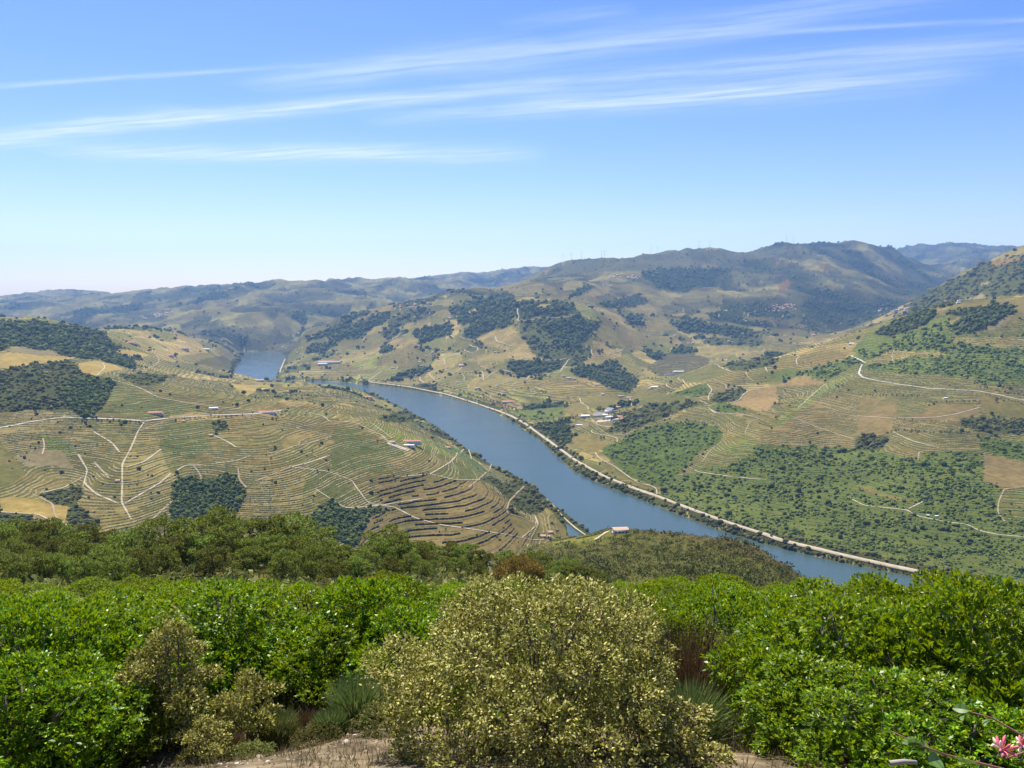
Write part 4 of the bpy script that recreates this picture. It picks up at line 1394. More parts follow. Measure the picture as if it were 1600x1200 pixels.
GPXq = GPX[:-1, :-1]
wood(HEDGE[:-1, :-1] & (GPXq < 560), .10, 1.5, 1.3, OLIVET, 'hedgerow', 'dark hedges dividing the plots of the left hill', 41, 1.0)
wood(HEDGE[:-1, :-1] & (GPXq >= 560), .12, 1.4, 1.5, OLIVET, 'hedgerow', 'dark hedges dividing the plots across the river', 42, 1.0)
C = lambda *k: np.isin(QC, [NAMES.index(q) for q in k])
GPXq = GPX[:-1, :-1]
lm, rm = GPXq < 700, GPXq >= 700
far_ = QD > 6800
midz = (QD > 3400) & ~far_
nearz = (QD > 1150) & (QD <= 3400)
wood(C('forest') & nearz & lm, .19, 1.9, 2.2, FOREST, 'woodland', 'dark evergreen wood on the left vineyard hill', 21)
wood(C('forest') & nearz & rm, .18, 1.9, 2.2, FOREST, 'woodland', 'dark wood on the crest of the right hillside', 22)
wood(C('forest') & midz, .19, 1.7, 3.5, FOREST, 'woodland', 'dark green woods on the middle hill beyond the river', 23)
wood(C('forest') & far_, .16, 1.1, 5, FOREST, 'woodland', 'blue green woods on the distant mountains', 24, .8)
wood(C('scrub') & nearz & lm, .075, 2.0, 1.8, SCRUBM, 'scrub', 'rough olive scrub on the left hill', 25, .8)
wood(C('scrub') & nearz & rm, .085, 2.1, 1.8, SCRUBM, 'scrub', 'rough olive scrub between the right hand fields', 26, .8)
wood(C('scrub') & midz, .06, 1.9, 3, SCRUBM, 'scrub', 'scrub on the middle hill', 27, .8)
wood(C('scrubg') & nearz & (GPY[:-1, :-1] > 690), .07, 1.35, 1.2, SCRUBG, 'scrub', 'lush green scrub covering the slope above the river road', 28, .6, .75, .5)
wood(C('scrubg') & nearz & (GPY[:-1, :-1] <= 690), .10, 1.5, 1.2, SCRUBG, 'scrub', 'green scrub below the wooded crest on the right', 29, .6, .6, .5)
wood(C('scrubg') & nearz & (QD < 2600), .007, 2.4, 2.0, FOREST, 'scrub', 'darker shrubs dotted through the green scrub', 30, .8, .5)
wood(C('moor', 'far', 'scrub') & far_, .03, .8, 4, SCRUBM, 'scrub', 'scattered trees on the mountain slopes', 31, .7)
wood(C('olive', 'olive2', 'vgreen', 'tan', 'dry', 'terrace', 'rock') & (nearz | midz) & (tex[:-1, :-1] > .1), .0022, 1.5, 1.4, OLIVET, 'field_bushes', 'single dark bushes scattered through the vineyards', 32, .9)
wood(C('bright') & nearz, .06, 1.7, 1.0, SCRUBG, 'vine_rows', 'lush young vines covering the bright green plots', 33, .6)


# ------------------------------------------------------------------ leaf clouds for nearer plants
def rnd_dirs(n, r_):
    v = r_.normal(size=(n, 3))
    return v / np.linalg.norm(v, axis=1)[:, None]


def leaf_quads(C_, D_, Nn, ln, wd):
    """quads: base at C, pointing along D, facing N; a pointed leaf shape (kite)"""
    n = len(C_)
    S = np.cross(D_, Nn)
    S /= np.maximum(np.linalg.norm(S, axis=1)[:, None], 1e-6)
    ln = np.broadcast_to(ln, (n,))[:, None]; wd = np.broadcast_to(wd, (n,))[:, None]
    up = np.cross(S, D_)
    V = np.stack([C_, C_ + D_ * ln * .5 + S * wd * .5 + up * wd * .12, C_ + D_ * ln, C_ + D_ * ln * .5 - S * wd * .5 + up * wd * .12], 1)
    F = np.arange(n * 4).reshape(n, 4)
    return V.reshape(-1, 3), F


def crown_tips(lobes, n, r_, depth=.35, lower=-.35, rough=.12):
    """points near the outer surface of a heap of ellipsoid lobes, with outward directions"""
    L = np.array(lobes, dtype=float)      # cx cy cz rx ry rz
    wt = L[:, 3] * L[:, 4]; wt = wt / wt.sum()
    P, O = [], []
    tot = 0
    while tot < n:
        k = r_.choice(len(L), n, p=wt)
        d = rnd_dirs(n, r_)
        m = d[:, 2] > lower
        k, d = k[m], d[m]
        f = 1 - depth * r_.random(len(d)) ** 1.6
        f = f * (1 + rough * np.sin(d[:, 0] * 7 + k) * np.sin(d[:, 1] * 8 + 2 * k) + rough * .6 * np.sin(d[:, 2] * 13 + 3 * k + d[:, 0] * 11))
        p = L[k, :3] + d * L[k, 3:] * f[:, None]
        keep_ = np.ones(len(p), bool)
        for q in range(len(L)):
            e = (((p - L[q, :3]) / L[q, 3:]) ** 2).sum(1)
            keep_ &= (e > .62) | (k == q)
        p, d = p[keep_], d[keep_]
        P.append(p); O.append(d); tot += len(p)
    return np.concatenate(P)[:n], np.concatenate(O)[:n]


def foliage(lobes, tips, per, ln, wd, spread, seed, upb=.35, depth=.35, lower=-.35, face=.6, rough=.12):
    r_ = np.random.default_rng(seed)
    P, O = crown_tips(lobes, tips, r_, depth, lower, rough)
    P = np.repeat(P, per, 0); O = np.repeat(O, per, 0)
    n = len(P)
    D_ = O * .7 + rnd_dirs(n, r_) * .9 + np.array([0, 0, upb])
    D_ /= np.linalg.norm(D_, axis=1)[:, None]
    Nn = rnd_dirs(n, r_) * (1 - face) + (O * .5 + np.array([0, 0, .9])) * face
    B = P + rnd_dirs(n, r_) * spread * r_.random((n, 1))
    l_ = ln * r_.uniform(.65, 1.2, n)
    return leaf_quads(B, D_, Nn, l_, wd / ln * l_)


BARK = noisy('bark', (.06, .045, .032), (.15, .115, .08), 6, .9, 4, .3)
BARKG = noisy('grey_bark', (.10, .088, .070), (.22, .19, .15), 9, .9, 4, .3)


def limbs(mb, base, top, r0, n, reach, r_, k=5, droop=0.0, start=.35):
    base, top = Vector(base), Vector(top)
    mid_ = (base + top) / 2 + Vector((r_.uniform(-.06, .06), r_.uniform(-.06, .06), 0)) * (top - base).length
    mb.tube([base, mid_, top], [r0, r0 * .7, r0 * .25], k + 1)
    for i in range(n):
        t_ = start + (1 - start) * (i + .5) / n
        p = base.lerp(top, t_)
        a = r_.uniform(0, 6.28)
        e = p + Vector((math.cos(a) * reach, math.sin(a) * reach, reach * (r_.uniform(.25, .75) - droop)))
        mb.tube([p, p.lerp(e, .5) + Vector((0, 0, -.06 * reach)), e], [r0 * .4 * (1.15 - t_ * .6), r0 * .25, r0 * .08], k)
    return mb


# riverside and hedgerow trees
def make_tree(name, label, cat, group, mat, h, seed, tall=1.0, tips=130):
    r_ = np.random.default_rng(seed); rr = random.Random(seed)
    root = empty(name, (0, 0, 0))
    tag(root, label, cat, group)
    limbs(MB(), (0, 0, -.4), (0, 0, h * .7), h * .035, 4, h * .26, rr, 4).build('trunk', BARK, root)
    lob = [(0, 0, h * .62, h * .32, h * .32, h * .34 * tall)]
    for i in range(4):
        a = rr.uniform(0, 6.28)
        lob.append((math.cos(a) * h * .2, math.sin(a) * h * .2, h * rr.uniform(.4, .75), h * .2, h * .2, h * .2))
    V, F = foliage(lob, tips, 2, h * .17, h * .11, h * .03, seed, lower=-.8, depth=.5)
    mesh_np('crown', V, F, mat, parent=root)
    return root


TREEM = leafmat('tree_leaf', (.032, .052, .016), (.060, .088, .026), (.100, .120, .038), .7, .2, .1, objvar=.45)
tree_protos = [make_tree('riverside_tree', 'x', 'tree', None, TREEM, 8.5, 300 + i, tall=(1, 1.25, .85)[i]) for i in range(3)]
for t_ in tree_protos:
    t_.location = (0, -40, HC - 30)
used_protos = set()


def put_tree(name, px, py, scale, label, group, jitter=3.0):
    X, Y, Z = hit(px, py, 1150.0)
    X += random.uniform(-jitter, jitter); Y += random.uniform(-jitter, jitter)
    if poly_dist(np.array([X]), np.array([Y]), RIVER_W)[0] < 3 or in_poly(np.array([X]), np.array([Y]), RIVER_W)[0]:
        return
    k = random.randrange(3)
    if k in used_protos:
        o = copy_tree(tree_protos[k])
    else:
        o = tree_protos[k]; used_protos.add(k)
    o.name = name
    o.location = (X, Y, float(ground_z(X, Y)) - .2)
    s = scale * random.uniform(.7, 1.3)
    o.scale = (s, s, s * random.uniform(.85, 1.15))
    o.rotation_euler = (0, 0, random.uniform(0, 6.28))
    tag(o, label, 'tree', group)


def tree_line(pts, step, scale, label, group, name='hedgerow_tree', jit=3.0, dy=0):
    acc = 0.0
    for (a, b) in zip(pts[:-1], pts[1:]):
        L_ = math.hypot(b[0] - a[0], b[1] - a[1])
        t_ = acc
        while t_ < L_:
            f = t_ / L_
            put_tree(name, a[0] + (b[0] - a[0]) * f + random.uniform(-1, 1), a[1] + (b[1] - a[1]) * f + dy + random.uniform(-1.0, 1.0), scale, label, group, jit)
            t_ += step * random.uniform(.6, 1.5)
        acc = t_ - L_


FB = [p for p in FAR_BANK if 580 < p[0] < 1600]
tree_line([(x, y - 2.5) for x, y in FB if x > 1000], 8, .55, 'leafy tree between the near reach of the water and the bank road', 'trees along the near reach of the river', 'riverside_tree')
tree_line([(x, y - 2.0) for x, y in FB if x <= 1000], 5.2, .75, 'leafy tree on the far water edge below the bank road', 'trees along the far reach of the river', 'riverside_tree')
tree_line([(x, y - 5.5) for x, y in FB if x > 850], 7, .42, 'low bush on the grassy bank just below the bank road', 'low bushes below the bank road', 'bank_bush')
tree_line([(x, y - 11) for x, y in RIVER_ROAD if 600 < x < 830], 5, 1.15, 'dark tree above the far bend of the bank road', 'trees above the bank road')
tree_line([(690, 670), (740, 703), (800, 736), (860, 780)], 5, .62, 'bush on the water edge of the vineyard peninsula', 'bushes along the peninsula shore', 'bank_bush')
tree_line([(128, 657), (180, 659), (222, 662)], 4.2, .62, 'dark tree along the hill road left of the red roofed house', 'trees along the hill road')
tree_line([(290, 655), (330, 652), (395, 651)], 6, .55, 'dark tree along the hill road below the white roofed shed', 'trees beside the shed road')
tree_line([(1395, 673), (1450, 676), (1500, 676), (1550, 673)], 4.6, .62, 'dark tree in the long row across the right hillside fields', 'tree row across the right fields')
tree_line([(1347, 617), (1390, 619), (1440, 619)], 5.5, .6, 'dark tree in the hedge above the bare square field', 'hedge above the bare field')
tree_line([(1447, 629), (1527, 627)], 5, .55, 'dark tree in the hedge above the second bare field', 'hedge above the second bare field')
tree_line([(1402, 656), (1490, 659)], 6, .45, 'small tree in the hedge between the bare field and the terraces', 'hedge below the bare field')
tree_line([(1534, 606), (1600, 619)], 5, .6, 'dark tree above the white road at the right edge', 'trees above the white road')
tree_line([(1540, 617), (1600, 632)], 5, .55, 'dark tree below the white road at the right edge', 'trees below the white road')
tree_line([(1062, 660), (1117, 663)], 4.2, .6, 'small round tree in the row above the bright green plot', 'tree row above the bright plot')
tree_line([(400, 623), (450, 621), (525, 617)], 6, .7, 'dark tree in the hedge on the crest of the peninsula', 'crest hedge on the peninsula')
for (x, y, s) in [(885, 796, 1.3), (880, 797, .8), (648, 640, 1.0)]:
    put_tree('riverside_tree', x, y, s, 'round tree standing out on the river shore by the inlet', 'trees on the inlet shore', 1)
for (x, y) in [(957, 641), (962, 640), (953, 643), (975, 652), (979, 650), (972, 648), (899, 652), (903, 650), (896, 654), (944, 686), (940, 687), (933, 650)]:
    put_tree('garden_tree', x, y, 1.1, 'dark tree beside the big grey roofed winery', 'trees around the winery', 3)
for (x, y) in [(425, 655), (430, 651), (434, 652), (438, 650), (441, 646), (433, 656)]:
    put_tree('garden_tree', x, y, .7, 'dark tree beside the red roofed house on the hill road', 'trees by the hill road house', 2)
for (x, y) in [(858, 842), (864, 836), (870, 832), (885, 836), (875, 842), (890, 841), (843, 838), (862, 846), (880, 846)]:
    put_tree('garden_tree', x, y, .75, 'leafy tree around the small houses by the inlet', 'trees around the inlet houses', 2)
for (x, y) in [(416, 712), (424, 718), (414, 734), (425, 752), (495, 738), (615, 745), (617, 752), (662, 742), (686, 832), (745, 838), (696, 828), (590, 690), (625, 662)]:
    put_tree('field_tree', x, y, .6, 'single small tree standing alone in the left vineyards', 'lone trees in the left vineyards', 1)
for (x, y, s) in [(1310, 606, 1.4), (1306, 604, 1.2), (1316, 604, 1.1), (1213, 655, 1.0), (1217, 652, .9), (1255, 567, .8), (1267, 568, 1.0), (1280, 572, 1.0), (1368, 612, .6), (1534, 600, 1.4), (1539, 604, 1.5), (1557, 628, 1.2), (1530, 630, .9), (1528, 683, 1.3), (1533, 690, 1.2)]:
    put_tree('field_tree', x, y, s, 'single rounded tree standing in the fields of the right hillside', 'lone trees on the right hillside', 1)


# ------------------------------------------------------------------ buildings
def plaster(name, c):
    return noisy(name, tuple(v * .86 for v in c), c, 1.2, .85, 5)


WHITE = plaster('white_plaster', (.74, .71, .65))
CREAM = plaster('cream_plaster', (.62, .54, .42))
BRICKW = plaster('stone_wall', (.34, .27, .20))
TERRA = noisy('terracotta_tiles', (.40, .155, .075), (.56, .27, .15), 2.0, .85, 5)
TERRAP = noisy('pale_terracotta_tiles', (.46, .24, .15), (.60, .37, .25), 2.0, .85, 5)
GREYR = noisy('grey_sheet_roof', (.19, .185, .18), (.29, .28, .27), .6, .8, 4, spec=.05)
WHITER = noisy('white_sheet_roof', (.66, .62, .54), (.78, .74, .66), .6, .8, 4, spec=.05)
DARKR = noisy('dark_roof', (.06, .06, .07), (.11, .11, .12), .6, .6, 4)
GLASS = noisy('window_glass', (.02, .025, .03), (.05, .06, .07), 2.0, .15, 2, spec=.5)
DOORM = noisy('brown_door', (.12, .07, .04), (.18, .11, .06), 3.0, .7, 3)
FLAGS = noisy('pale_yard', (.34, .30, .23), (.44, .39, .31), .3, .95)


def house(name, label, cat, px, py, w, d, h, rz, wall=WHITE, roof=TERRA, pitch=.35, wins=3, group=None, hip=False, chimney=False, loc=None, doors=1, storeys=1):
    """a gabled block of w by d metres with its own windows and door, its base set into the slope"""
    if loc is None:
        X, Y, Z = hit(px, py, 0 if 955 < px < 985 and py > 820 else 1150.0)
    else:
        X, Y, Z = loc
    root = empty(name, (X, Y, Z - .3), rz)
    tag(root, label, cat, group)
    MB().box(-w / 2, w / 2, -d / 2, d / 2, -4.0, h).build('wall', wall, root)
    rh = d / 2 * pitch
    e = .5
    mb = MB()
    x0, x1, y0, y1 = -w / 2 - e, w / 2 + e, -d / 2 - e, d / 2 + e
    z0 = h + .02 - e * pitch * .5
    zt = h + rh + .15
    ins = d / 2 if hip else 0
    mb.quad((x0, y0, z0), (x1, y0, z0), (x1 - ins, 0, zt), (x0 + ins, 0, zt))
    mb.quad((x1, y1, z0), (x0, y1, z0), (x0 + ins, 0, zt), (x1 - ins, 0, zt))
    mb.quad((x0, y0, z0 - .25), (x0, y1, z0 - .25), (x1, y1, z0 - .25), (x1, y0, z0 - .25))
    for (a, b) in (((x0, y0), (x1, y0)), ((x1, y1), (x0, y1))):
        mb.quad((a[0], a[1], z0 - .25), (b[0], b[1], z0 - .25), (b[0], b[1], z0), (a[0], a[1], z0))
    mb.tri((x0, y1, z0), (x0, y0, z0), (x0 + ins, 0, zt)); mb.tri((x1, y0, z0), (x1, y1, z0), (x1 - ins, 0, zt))
    rf = mb.build('roof', roof, root)
    if chimney:
        MB().box(w * .22, w * .22 + .9, -.5, .5, h, h + rh + 1.4).build('chimney', wall, rf)
    ww, wh = min(1.4, w / (wins * 2 + 2)), min(1.5, h / storeys * .42)
    for s_ in range(storeys):
        zb = h / storeys * s_ + h / storeys * .35
        for i in range(wins):
            x = -w / 2 + w * (i + .5) / wins
            if s_ == 0 and doors and i == wins // 2:
                MB().box(x - .7, x + .7, -d / 2 - .12, -d / 2 + .02, 0, min(2.4, h * .75)).build('door', DOORM, root)
                continue
            f = MB().box(x - ww / 2, x + ww / 2, -d / 2 - .10, -d / 2 + .02, zb, zb + wh).build('window', GLASS, root)
            MB().box(x - ww / 2 - .15, x + ww / 2 + .15, -d / 2 - .25, -d / 2 + .02, zb - .18, zb - .02).build('sill', wall, f)
    return root


def yard(px, py, w, d, rz, label):
    X, Y, Z = hit(px, py)
    n = 8
    gx, gy = np.meshgrid(np.linspace(-w / 2, w / 2, n), np.linspace(-d / 2, d / 2, n))
    c, s = math.cos(rz), math.sin(rz)
    x, y = X + gx * c - gy * s, Y + gx * s + gy * c
    z = ground_z(x, y) + .9
    i = (np.arange(n - 1)[:, None] * n + np.arange(n - 1)[None]).ravel()
    o = mesh_np('yard', np.stack([x.ravel(), y.ravel(), z.ravel()], 1), np.stack([i, i + 1, i + n + 1, i + n], 1), FLAGS, True)
    tag(o, label, kind='structure')


# estate on the vineyard peninsula
yard(622, 698, 55, 16, -.1, 'pale yard in front of the long estate house')
house('estate_house', 'long white estate house with orange tiled roof on the vineyard peninsula', 'house', 640, 692, 62, 11, 6.5, -.10, WHITE, TERRA, .4, 9, chimney=True, storeys=2)
house('wine_shed', 'low white roofed shed in front of the long estate house', 'shed', 637, 697, 34, 9, 4, -.06, WHITE, WHITER, .25, 5)
house('stone_shed', 'small pink roofed shed left of the long estate house', 'shed', 613, 692, 14, 9, 4, -.1, CREAM, TERRAP, .35, 2)
# road on the left hill
house('farmhouse', 'long red roofed farmhouse above the left hill road', 'house', 243, 647, 34, 10, 5, .03, CREAM, TERRA, .45, 5)
house('shed', 'white roofed shed above the left hill road', 'shed', 334, 639, 22, 9, 4, 0, WHITE, WHITER, .25, 3)
house('hut', 'small stone hut in the vineyard below the white roofed shed', 'hut', 287, 659, 7, 6, 3, 0, BRICKW, TERRAP, .4, 1)
house('farmhouse', 'orange roofed farmhouse at the right end of the left hill road', 'house', 418, 646, 46, 11, 5.5, -.04, WHITE, TERRA, .4, 6, chimney=True)
house('hut', 'white hut beside the straight vineyard track', 'hut', 184, 752, 8, 6, 3, .2, WHITE, TERRAP, .4, 1)
house('hut', 'stone hut at the track fork in the upper left vineyard', 'hut', 330, 681, 9, 7, 3.2, 0, BRICKW, TERRAP, .4, 1)
house('house', 'small red roofed house near the shore at the far side of the peninsula', 'house', 576, 622, 34, 14, 7, -.1, WHITE, TERRA, .4, 4)
house('house', 'pink roofed house on the shore of the upper reach', 'house', 406, 596, 40, 16, 8, .1, WHITE, TERRAP, .4, 4)
house('shed', 'pale shed beside the bare patch of the peninsula', 'shed', 700, 700, 16, 8, 3.5, -.3, CREAM, TERRAP, .3, 2)
# houses by the inlet
for i, (x, y, w, lab) in enumerate([(849, 839, 11, 'leftmost orange roofed cottage by the small inlet'), (860, 833, 10, 'upper orange roofed cottage by the small inlet'), (857, 840, 7, 'tiny cottage between the other two by the small inlet')]):
    house('cottage', lab, 'house', x, y, w, 8, 4, .3 * i - .2, CREAM, TERRAP, .45, 2)
# house on the spur
house('house', 'pale roofed house with shaded porch on the spur above the river', 'house', 969, 832, 15, 9, 4.5, .12, WHITE, TERRAP, .18, 4)
# winery
yard(950, 657, 90, 40, -.35, 'pale concrete yard below the winery halls')
house('winery_hall', 'large grey roofed winery hall, leftmost of the winery', 'winery', 937, 650, 46, 44, 8, -.25, WHITE, GREYR, .30, 6)
house('winery_hall', 'grey gabled winery hall at the back of the winery', 'winery', 955, 644, 34, 42, 10, -.9, WHITE, GREYR, .42, 4)
house('winery_hall', 'long white winery hall in front of the grey halls', 'winery', 955, 653.5, 44, 16, 8, .12, WHITE, WHITER, .2, 7)
house('shed', 'brown roofed shed at the right end of the winery', 'shed', 969, 652, 26, 12, 5, -.6, CREAM, TERRA, .35, 3)
house('shed', 'white shed between the two grey winery halls', 'shed', 946, 650, 20, 14, 7, -.3, WHITE, WHITER, .25, 3)
house('shed', 'low white store in front of the long white hall', 'shed', 962, 657, 24, 10, 5, .1, WHITE, GREYR, .2, 3)
house('shed', 'red roofed store at the foot of the winery', 'shed', 973, 655, 18, 10, 5, -.4, WHITE, TERRA, .35, 2)
house('shed', 'small white shed behind the winery', 'shed', 966, 637, 18, 9, 5, -.3, WHITE, TERRAP, .3, 2)
house('house', 'white house left of the winery halls', 'house', 914, 652, 36, 20, 8, .15, WHITE, WHITER, .3, 5, storeys=2)
house('ruin', 'roofless looking stone sheds below the winery', 'shed', 905, 665, 24, 12, 4, .2, CREAM, WHITER, .1, 3)
house('house', 'brown roofed house on the crest above the winery', 'house', 970, 620, 26, 12, 6, -.2, CREAM, TERRA, .4, 3)
house('house', 'white house on the field edge above the winery', 'house', 942, 617, 16, 12, 6, 0, WHITE, TERRAP, .4, 2)
house('house', 'pale house below the crest above the winery', 'house', 983, 622, 18, 12, 5, .3, WHITE, TERRAP, .4, 2)
house('long_barn', 'long dark roofed barn in the side valley', 'barn', 1047, 586, 60, 22, 7, .08, WHITE, DARKR, .3, 7)
house('barn', 'white roofed barn behind the long dark barn', 'barn', 1060, 582, 62, 18, 8, .06, WHITE, WHITER, .25, 6)
house('house', 'white terrace house on the knoll beside the bright green plot', 'house', 1022, 606, 34, 16, 6, .1, WHITE, WHITER, .25, 4)
house('house', 'small white house left of the knoll house', 'house', 1014, 608, 16, 12, 5, .2, WHITE, TERRAP, .35, 2)
# middle hill
house('manor', 'long pink roofed manor on the middle hill near the upper reach', 'house', 515, 568, 150, 26, 13, -.12, WHITE, TERRAP, .45, 10, storeys=2)
house('house', 'white wing in front of the long pink roofed manor', 'house', 504, 570, 62, 18, 9, -.1, WHITE, WHITER, .25, 5)
house('house', 'red roofed house above the bank road on the middle hill', 'house', 746, 608, 26, 16, 8, -.1, WHITE, TERRA, .45, 3, storeys=2)
house('house', 'white villa ringed by trees on the middle hill', 'house', 722, 572, 36, 16, 8, -.15, WHITE, TERRAP, .4, 4)
house('warehouse', 'long red roofed warehouse by the bank road bend', 'warehouse', 795, 629, 60, 16, 7, -.15, WHITE, TERRA, .4, 7)
house('house', 'white house at the hairpin on the middle hill', 'house', 888, 592, 26, 14, 7, .2, WHITE, TERRAP, .4, 3)
house('house', 'pale house right of the hairpin house', 'house', 897, 593, 22, 14, 7, 0, CREAM, TERRA, .4, 3)
house('house', 'small house left of the hairpin house', 'house', 880, 588, 18, 12, 6, .4, CREAM, TERRAP, .4, 2)
house('house', 'white house at the mouth of the wooded gully', 'house', 933, 602, 24, 12, 6, .1, WHITE, TERRAP, .4, 3)
house('hut', 'white hut on the right hillside below the white road', 'hut', 1477, 623, 12, 8, 4, 0, WHITE, WHITER, .2, 2)
house('hut', 'left of the two tiny white sheds on the scrub slope track', 'hut', 1450, 806, 6, 4, 2.6, .1, WHITE, WHITER, .15, 1)
house('hut', 'right of the two tiny white sheds on the scrub slope track', 'hut', 1463, 807, 8, 4, 2.6, .1, WHITE, WHITER, .15, 1)
house('house', 'white house beside the road on the far end of the right crest', 'house', 1284, 536, 26, 14, 7, .1, WHITE, TERRAP, .35, 3)
house('house', 'low white house right of the crest road house', 'house', 1330, 538, 24, 12, 5, .1, WHITE, WHITER, .25, 3)
house('church', 'tiny white house alone in the side valley', 'house', 1271, 525, 26, 18, 12, .1, WHITE, TERRAP, .5, 2, storeys=2)
house('house', 'pink walled house group head on the far left slope', 'house', 287, 546, 60, 20, 9, .1, WHITE, TERRA, .4, 5)
house('house', 'red roofed house below the far left slope house', 'house', 266, 557, 34, 20, 8, .2, CREAM, TERRA, .45, 3)
house('house', 'white house above the dark plot near the upper reach', 'house', 322, 547, 40, 18, 8, .1, WHITE, WHITER, .3, 4)
house('house', 'pink house at the edge of the wood on the far left slope', 'house', 204, 537, 30, 18, 8, .1, CREAM, TERRA, .4, 3)

# villages: many small houses, told apart only by their village
rv = random.Random(5)


def village(x0, x1, y0, y1, n, label, group, slope=0.0, size=1.0):
    for i in range(n):
        x = rv.uniform(x0, x1)
        y = y0 + (y1 - y0) * rv.random() + slope * (x - x0)
        X, Y, Z = hit(x, y)
        w, d, h = rv.uniform(11, 22) * size, rv.uniform(9, 14) * size, rv.uniform(5, 9) * size
        root = empty('village_house', (X, Y, Z - .5), rv.uniform(-.6, .6))
        tag(root, label, 'house', group)
        MB().box(-w / 2, w / 2, -d / 2, d / 2, -4, h).build('wall', rv.choice((WHITE, WHITE, CREAM)), root)
        rh = d * .22
        mb = MB()
        e = .6
        mb.quad((-w / 2 - e, -d / 2 - e, h), (w / 2 + e, -d / 2 - e, h), (w / 2 + e, 0, h + rh), (-w / 2 - e, 0, h + rh))
        mb.quad((w / 2 + e, d / 2 + e, h), (-w / 2 - e, d / 2 + e, h), (-w / 2 - e, 0, h + rh), (w / 2 + e, 0, h + rh))
        mb.tri((-w / 2 - e, d / 2 + e, h), (-w / 2 - e, -d / 2 - e, h), (-w / 2 - e, 0, h + rh))
        mb.tri((w / 2 + e, -d / 2 - e, h), (w / 2 + e, d / 2 + e, h), (w / 2 + e, 0, h + rh))
        mb.build('roof', rv.choice((TERRA, TERRA, TERRAP)), root)


village(950, 1000, 427, 433, 26, 'tiny red roofed house of the village high on the big mountain', 'village on the big mountain', .06, 1.0)
village(1195, 1245, 477, 487, 34, 'tiny red roofed house of the village in the side valley', 'village in the side valley', -.03, .95)
village(1372, 1420, 483, 488, 18, 'tiny red roofed house of the village behind the right crest', 'village behind the right crest', -.04, 1.2)
village(222, 285, 494, 500, 22, 'tiny pink house of the village on the far left ridge', 'village on the far left ridge', -.14, 1.3)
village(625, 680, 474, 482, 16, 'tiny pale house scattered on top of the middle hill', 'houses on top of the middle hill', -.02, 1.0)
village(600, 720, 488, 496, 10, 'tiny white house among the woods of the middle hill', 'houses among the middle hill woods', .02, .9)
village(1465, 1500, 470, 474, 6, 'tiny white house on the flank of the far right hill', 'houses on the far right hill', 0, 1.0)

village(560, 700, 545, 592, 12, 'small white farmhouse dotted on the lower slope of the middle hill', 'farmhouses on the lower middle hill', 0, .9)
village(700, 860, 545, 625, 12, 'small white farmhouse dotted above the bank road', 'farmhouses above the bank road', 0, .8)
village(1040, 1190, 500, 545, 12, 'tiny white farmhouse dotted in the side valley fields', 'farmhouses in the side valley', 0, 1.0)
village(440, 470, 545, 590, 5, 'small white house beside the upper reach road', 'houses beside the upper reach', 0, 1.1)

# wind turbines on the ridge
TURB = noisy('turbine_white', (.62, .64, .66), (.72, .73, .75), .1, .5, 2)


def turbine():
    root = empty('wind_turbine', (0, 0, 0))
    MB().tube([(0, 0, -6), (0, 0, 40), (0, 0, 78)], [2.0, 1.6, 1.0], 8).build('tower', TURB, root)
    MB().box(-1.8, 1.8, -4, 6, 77.5, 81.5).build('nacelle', TURB, root)
    MB().tube([(0, -4, 79.5), (0, -6.5, 79.5)], [1.8, .4], 8).build('hub', TURB, root)
    for k in range(3):
        a = math.radians(90 + 120 * k + 17)
        c, s = math.cos(a), math.sin(a)
        pts = [(c * r_, -5.2, 79.5 + s * r_) for r_ in (1, 10, 24, 38)]
        MB().tube(pts, [.6, 1.0, .6, .2], 5).build('blade', TURB, root)
    return root


T0 = turbine()
first = True
for i, (px, lab) in enumerate([(880, 'leftmost faint wind turbine on the mountain ridge'), (893, 'second wind turbine from the left on the ridge'), (909, 'third wind turbine from the left on the ridge'),
                               (940, 'left one of the close pair of wind turbines on the left shoulder'), (944.5, 'right one of the close pair of wind turbines on the left shoulder'), (1017, 'left wind turbine of the pair on the first summit'), (1027, 'right wind turbine of the pair on the first summit'),
                               (1092, 'left wind turbine of the pair on the long summit'), (1109, 'right wind turbine of the pair on the long summit'), (1228, 'left wind turbine of the pair on the right summit'), (1239, 'right wind turbine of the pair on the right summit')]):
    # stands on the skyline of its column
    u = pix_u(px, 395)
    i_ = int(round((u - UA[0]) / (UA[1] - UA[0])))
    sel = DA < 12500
    k_ = int(np.argmax(np.where(sel, GW[:, i_], -9)))
    D = DA[k_]
    o = T0 if first else copy_tree(T0)
    first = False
    o.name = 'wind_turbine'
    o.location = (u * D, D, float(ground_z(u * D, D)))
    o.rotation_euler = (0, 0, random.uniform(-.5, .5))
    for ch in o.children:
        if ch.name.startswith('blade'):
            pass
    tag(o, lab, 'wind turbine', 'wind turbines on the mountain ridge')

# the little reservoir
X, Y, Z = hit(842, 634)
th = np.linspace(0, 2 * math.pi, 24, endpoint=False)
vx = X + 46 * np.cos(th) * (1 + .12 * np.sin(3 * th)); vy = Y + 62 * np.sin(th)
V = np.concatenate([np.stack([vx, vy, np.full(24, float(ground_z(vx, vy).mean()) + 2.5)], 1), [[X, Y, float(ground_z(vx, vy).mean()) + 2.5]]])
tag(mesh_np('pond', V, np.array([(i, (i + 1) % 24, 24) for i in range(24)]), WATER), 'small dark irrigation pond beyond the river road', kind='structure')


# ------------------------------------------------------------------ pines and shrubs on the slope below
PINE = leafmat('pine_needles', (.060, .090, .012), (.190, .235, .034), (.36, .37, .075), .6, .12, .45, objvar=.4)
GOLDB = leafmat('golden_broom', (.17, .125, .022), (.30, .225, .042), (.42, .32, .08), .7, .1, .3, objvar=.1)
MIDB = leafmat('slope_shrub_leaf', (.07, .09, .016), (.16, .175, .035), (.27, .24, .07), .6, .15, .3, objvar=.45)


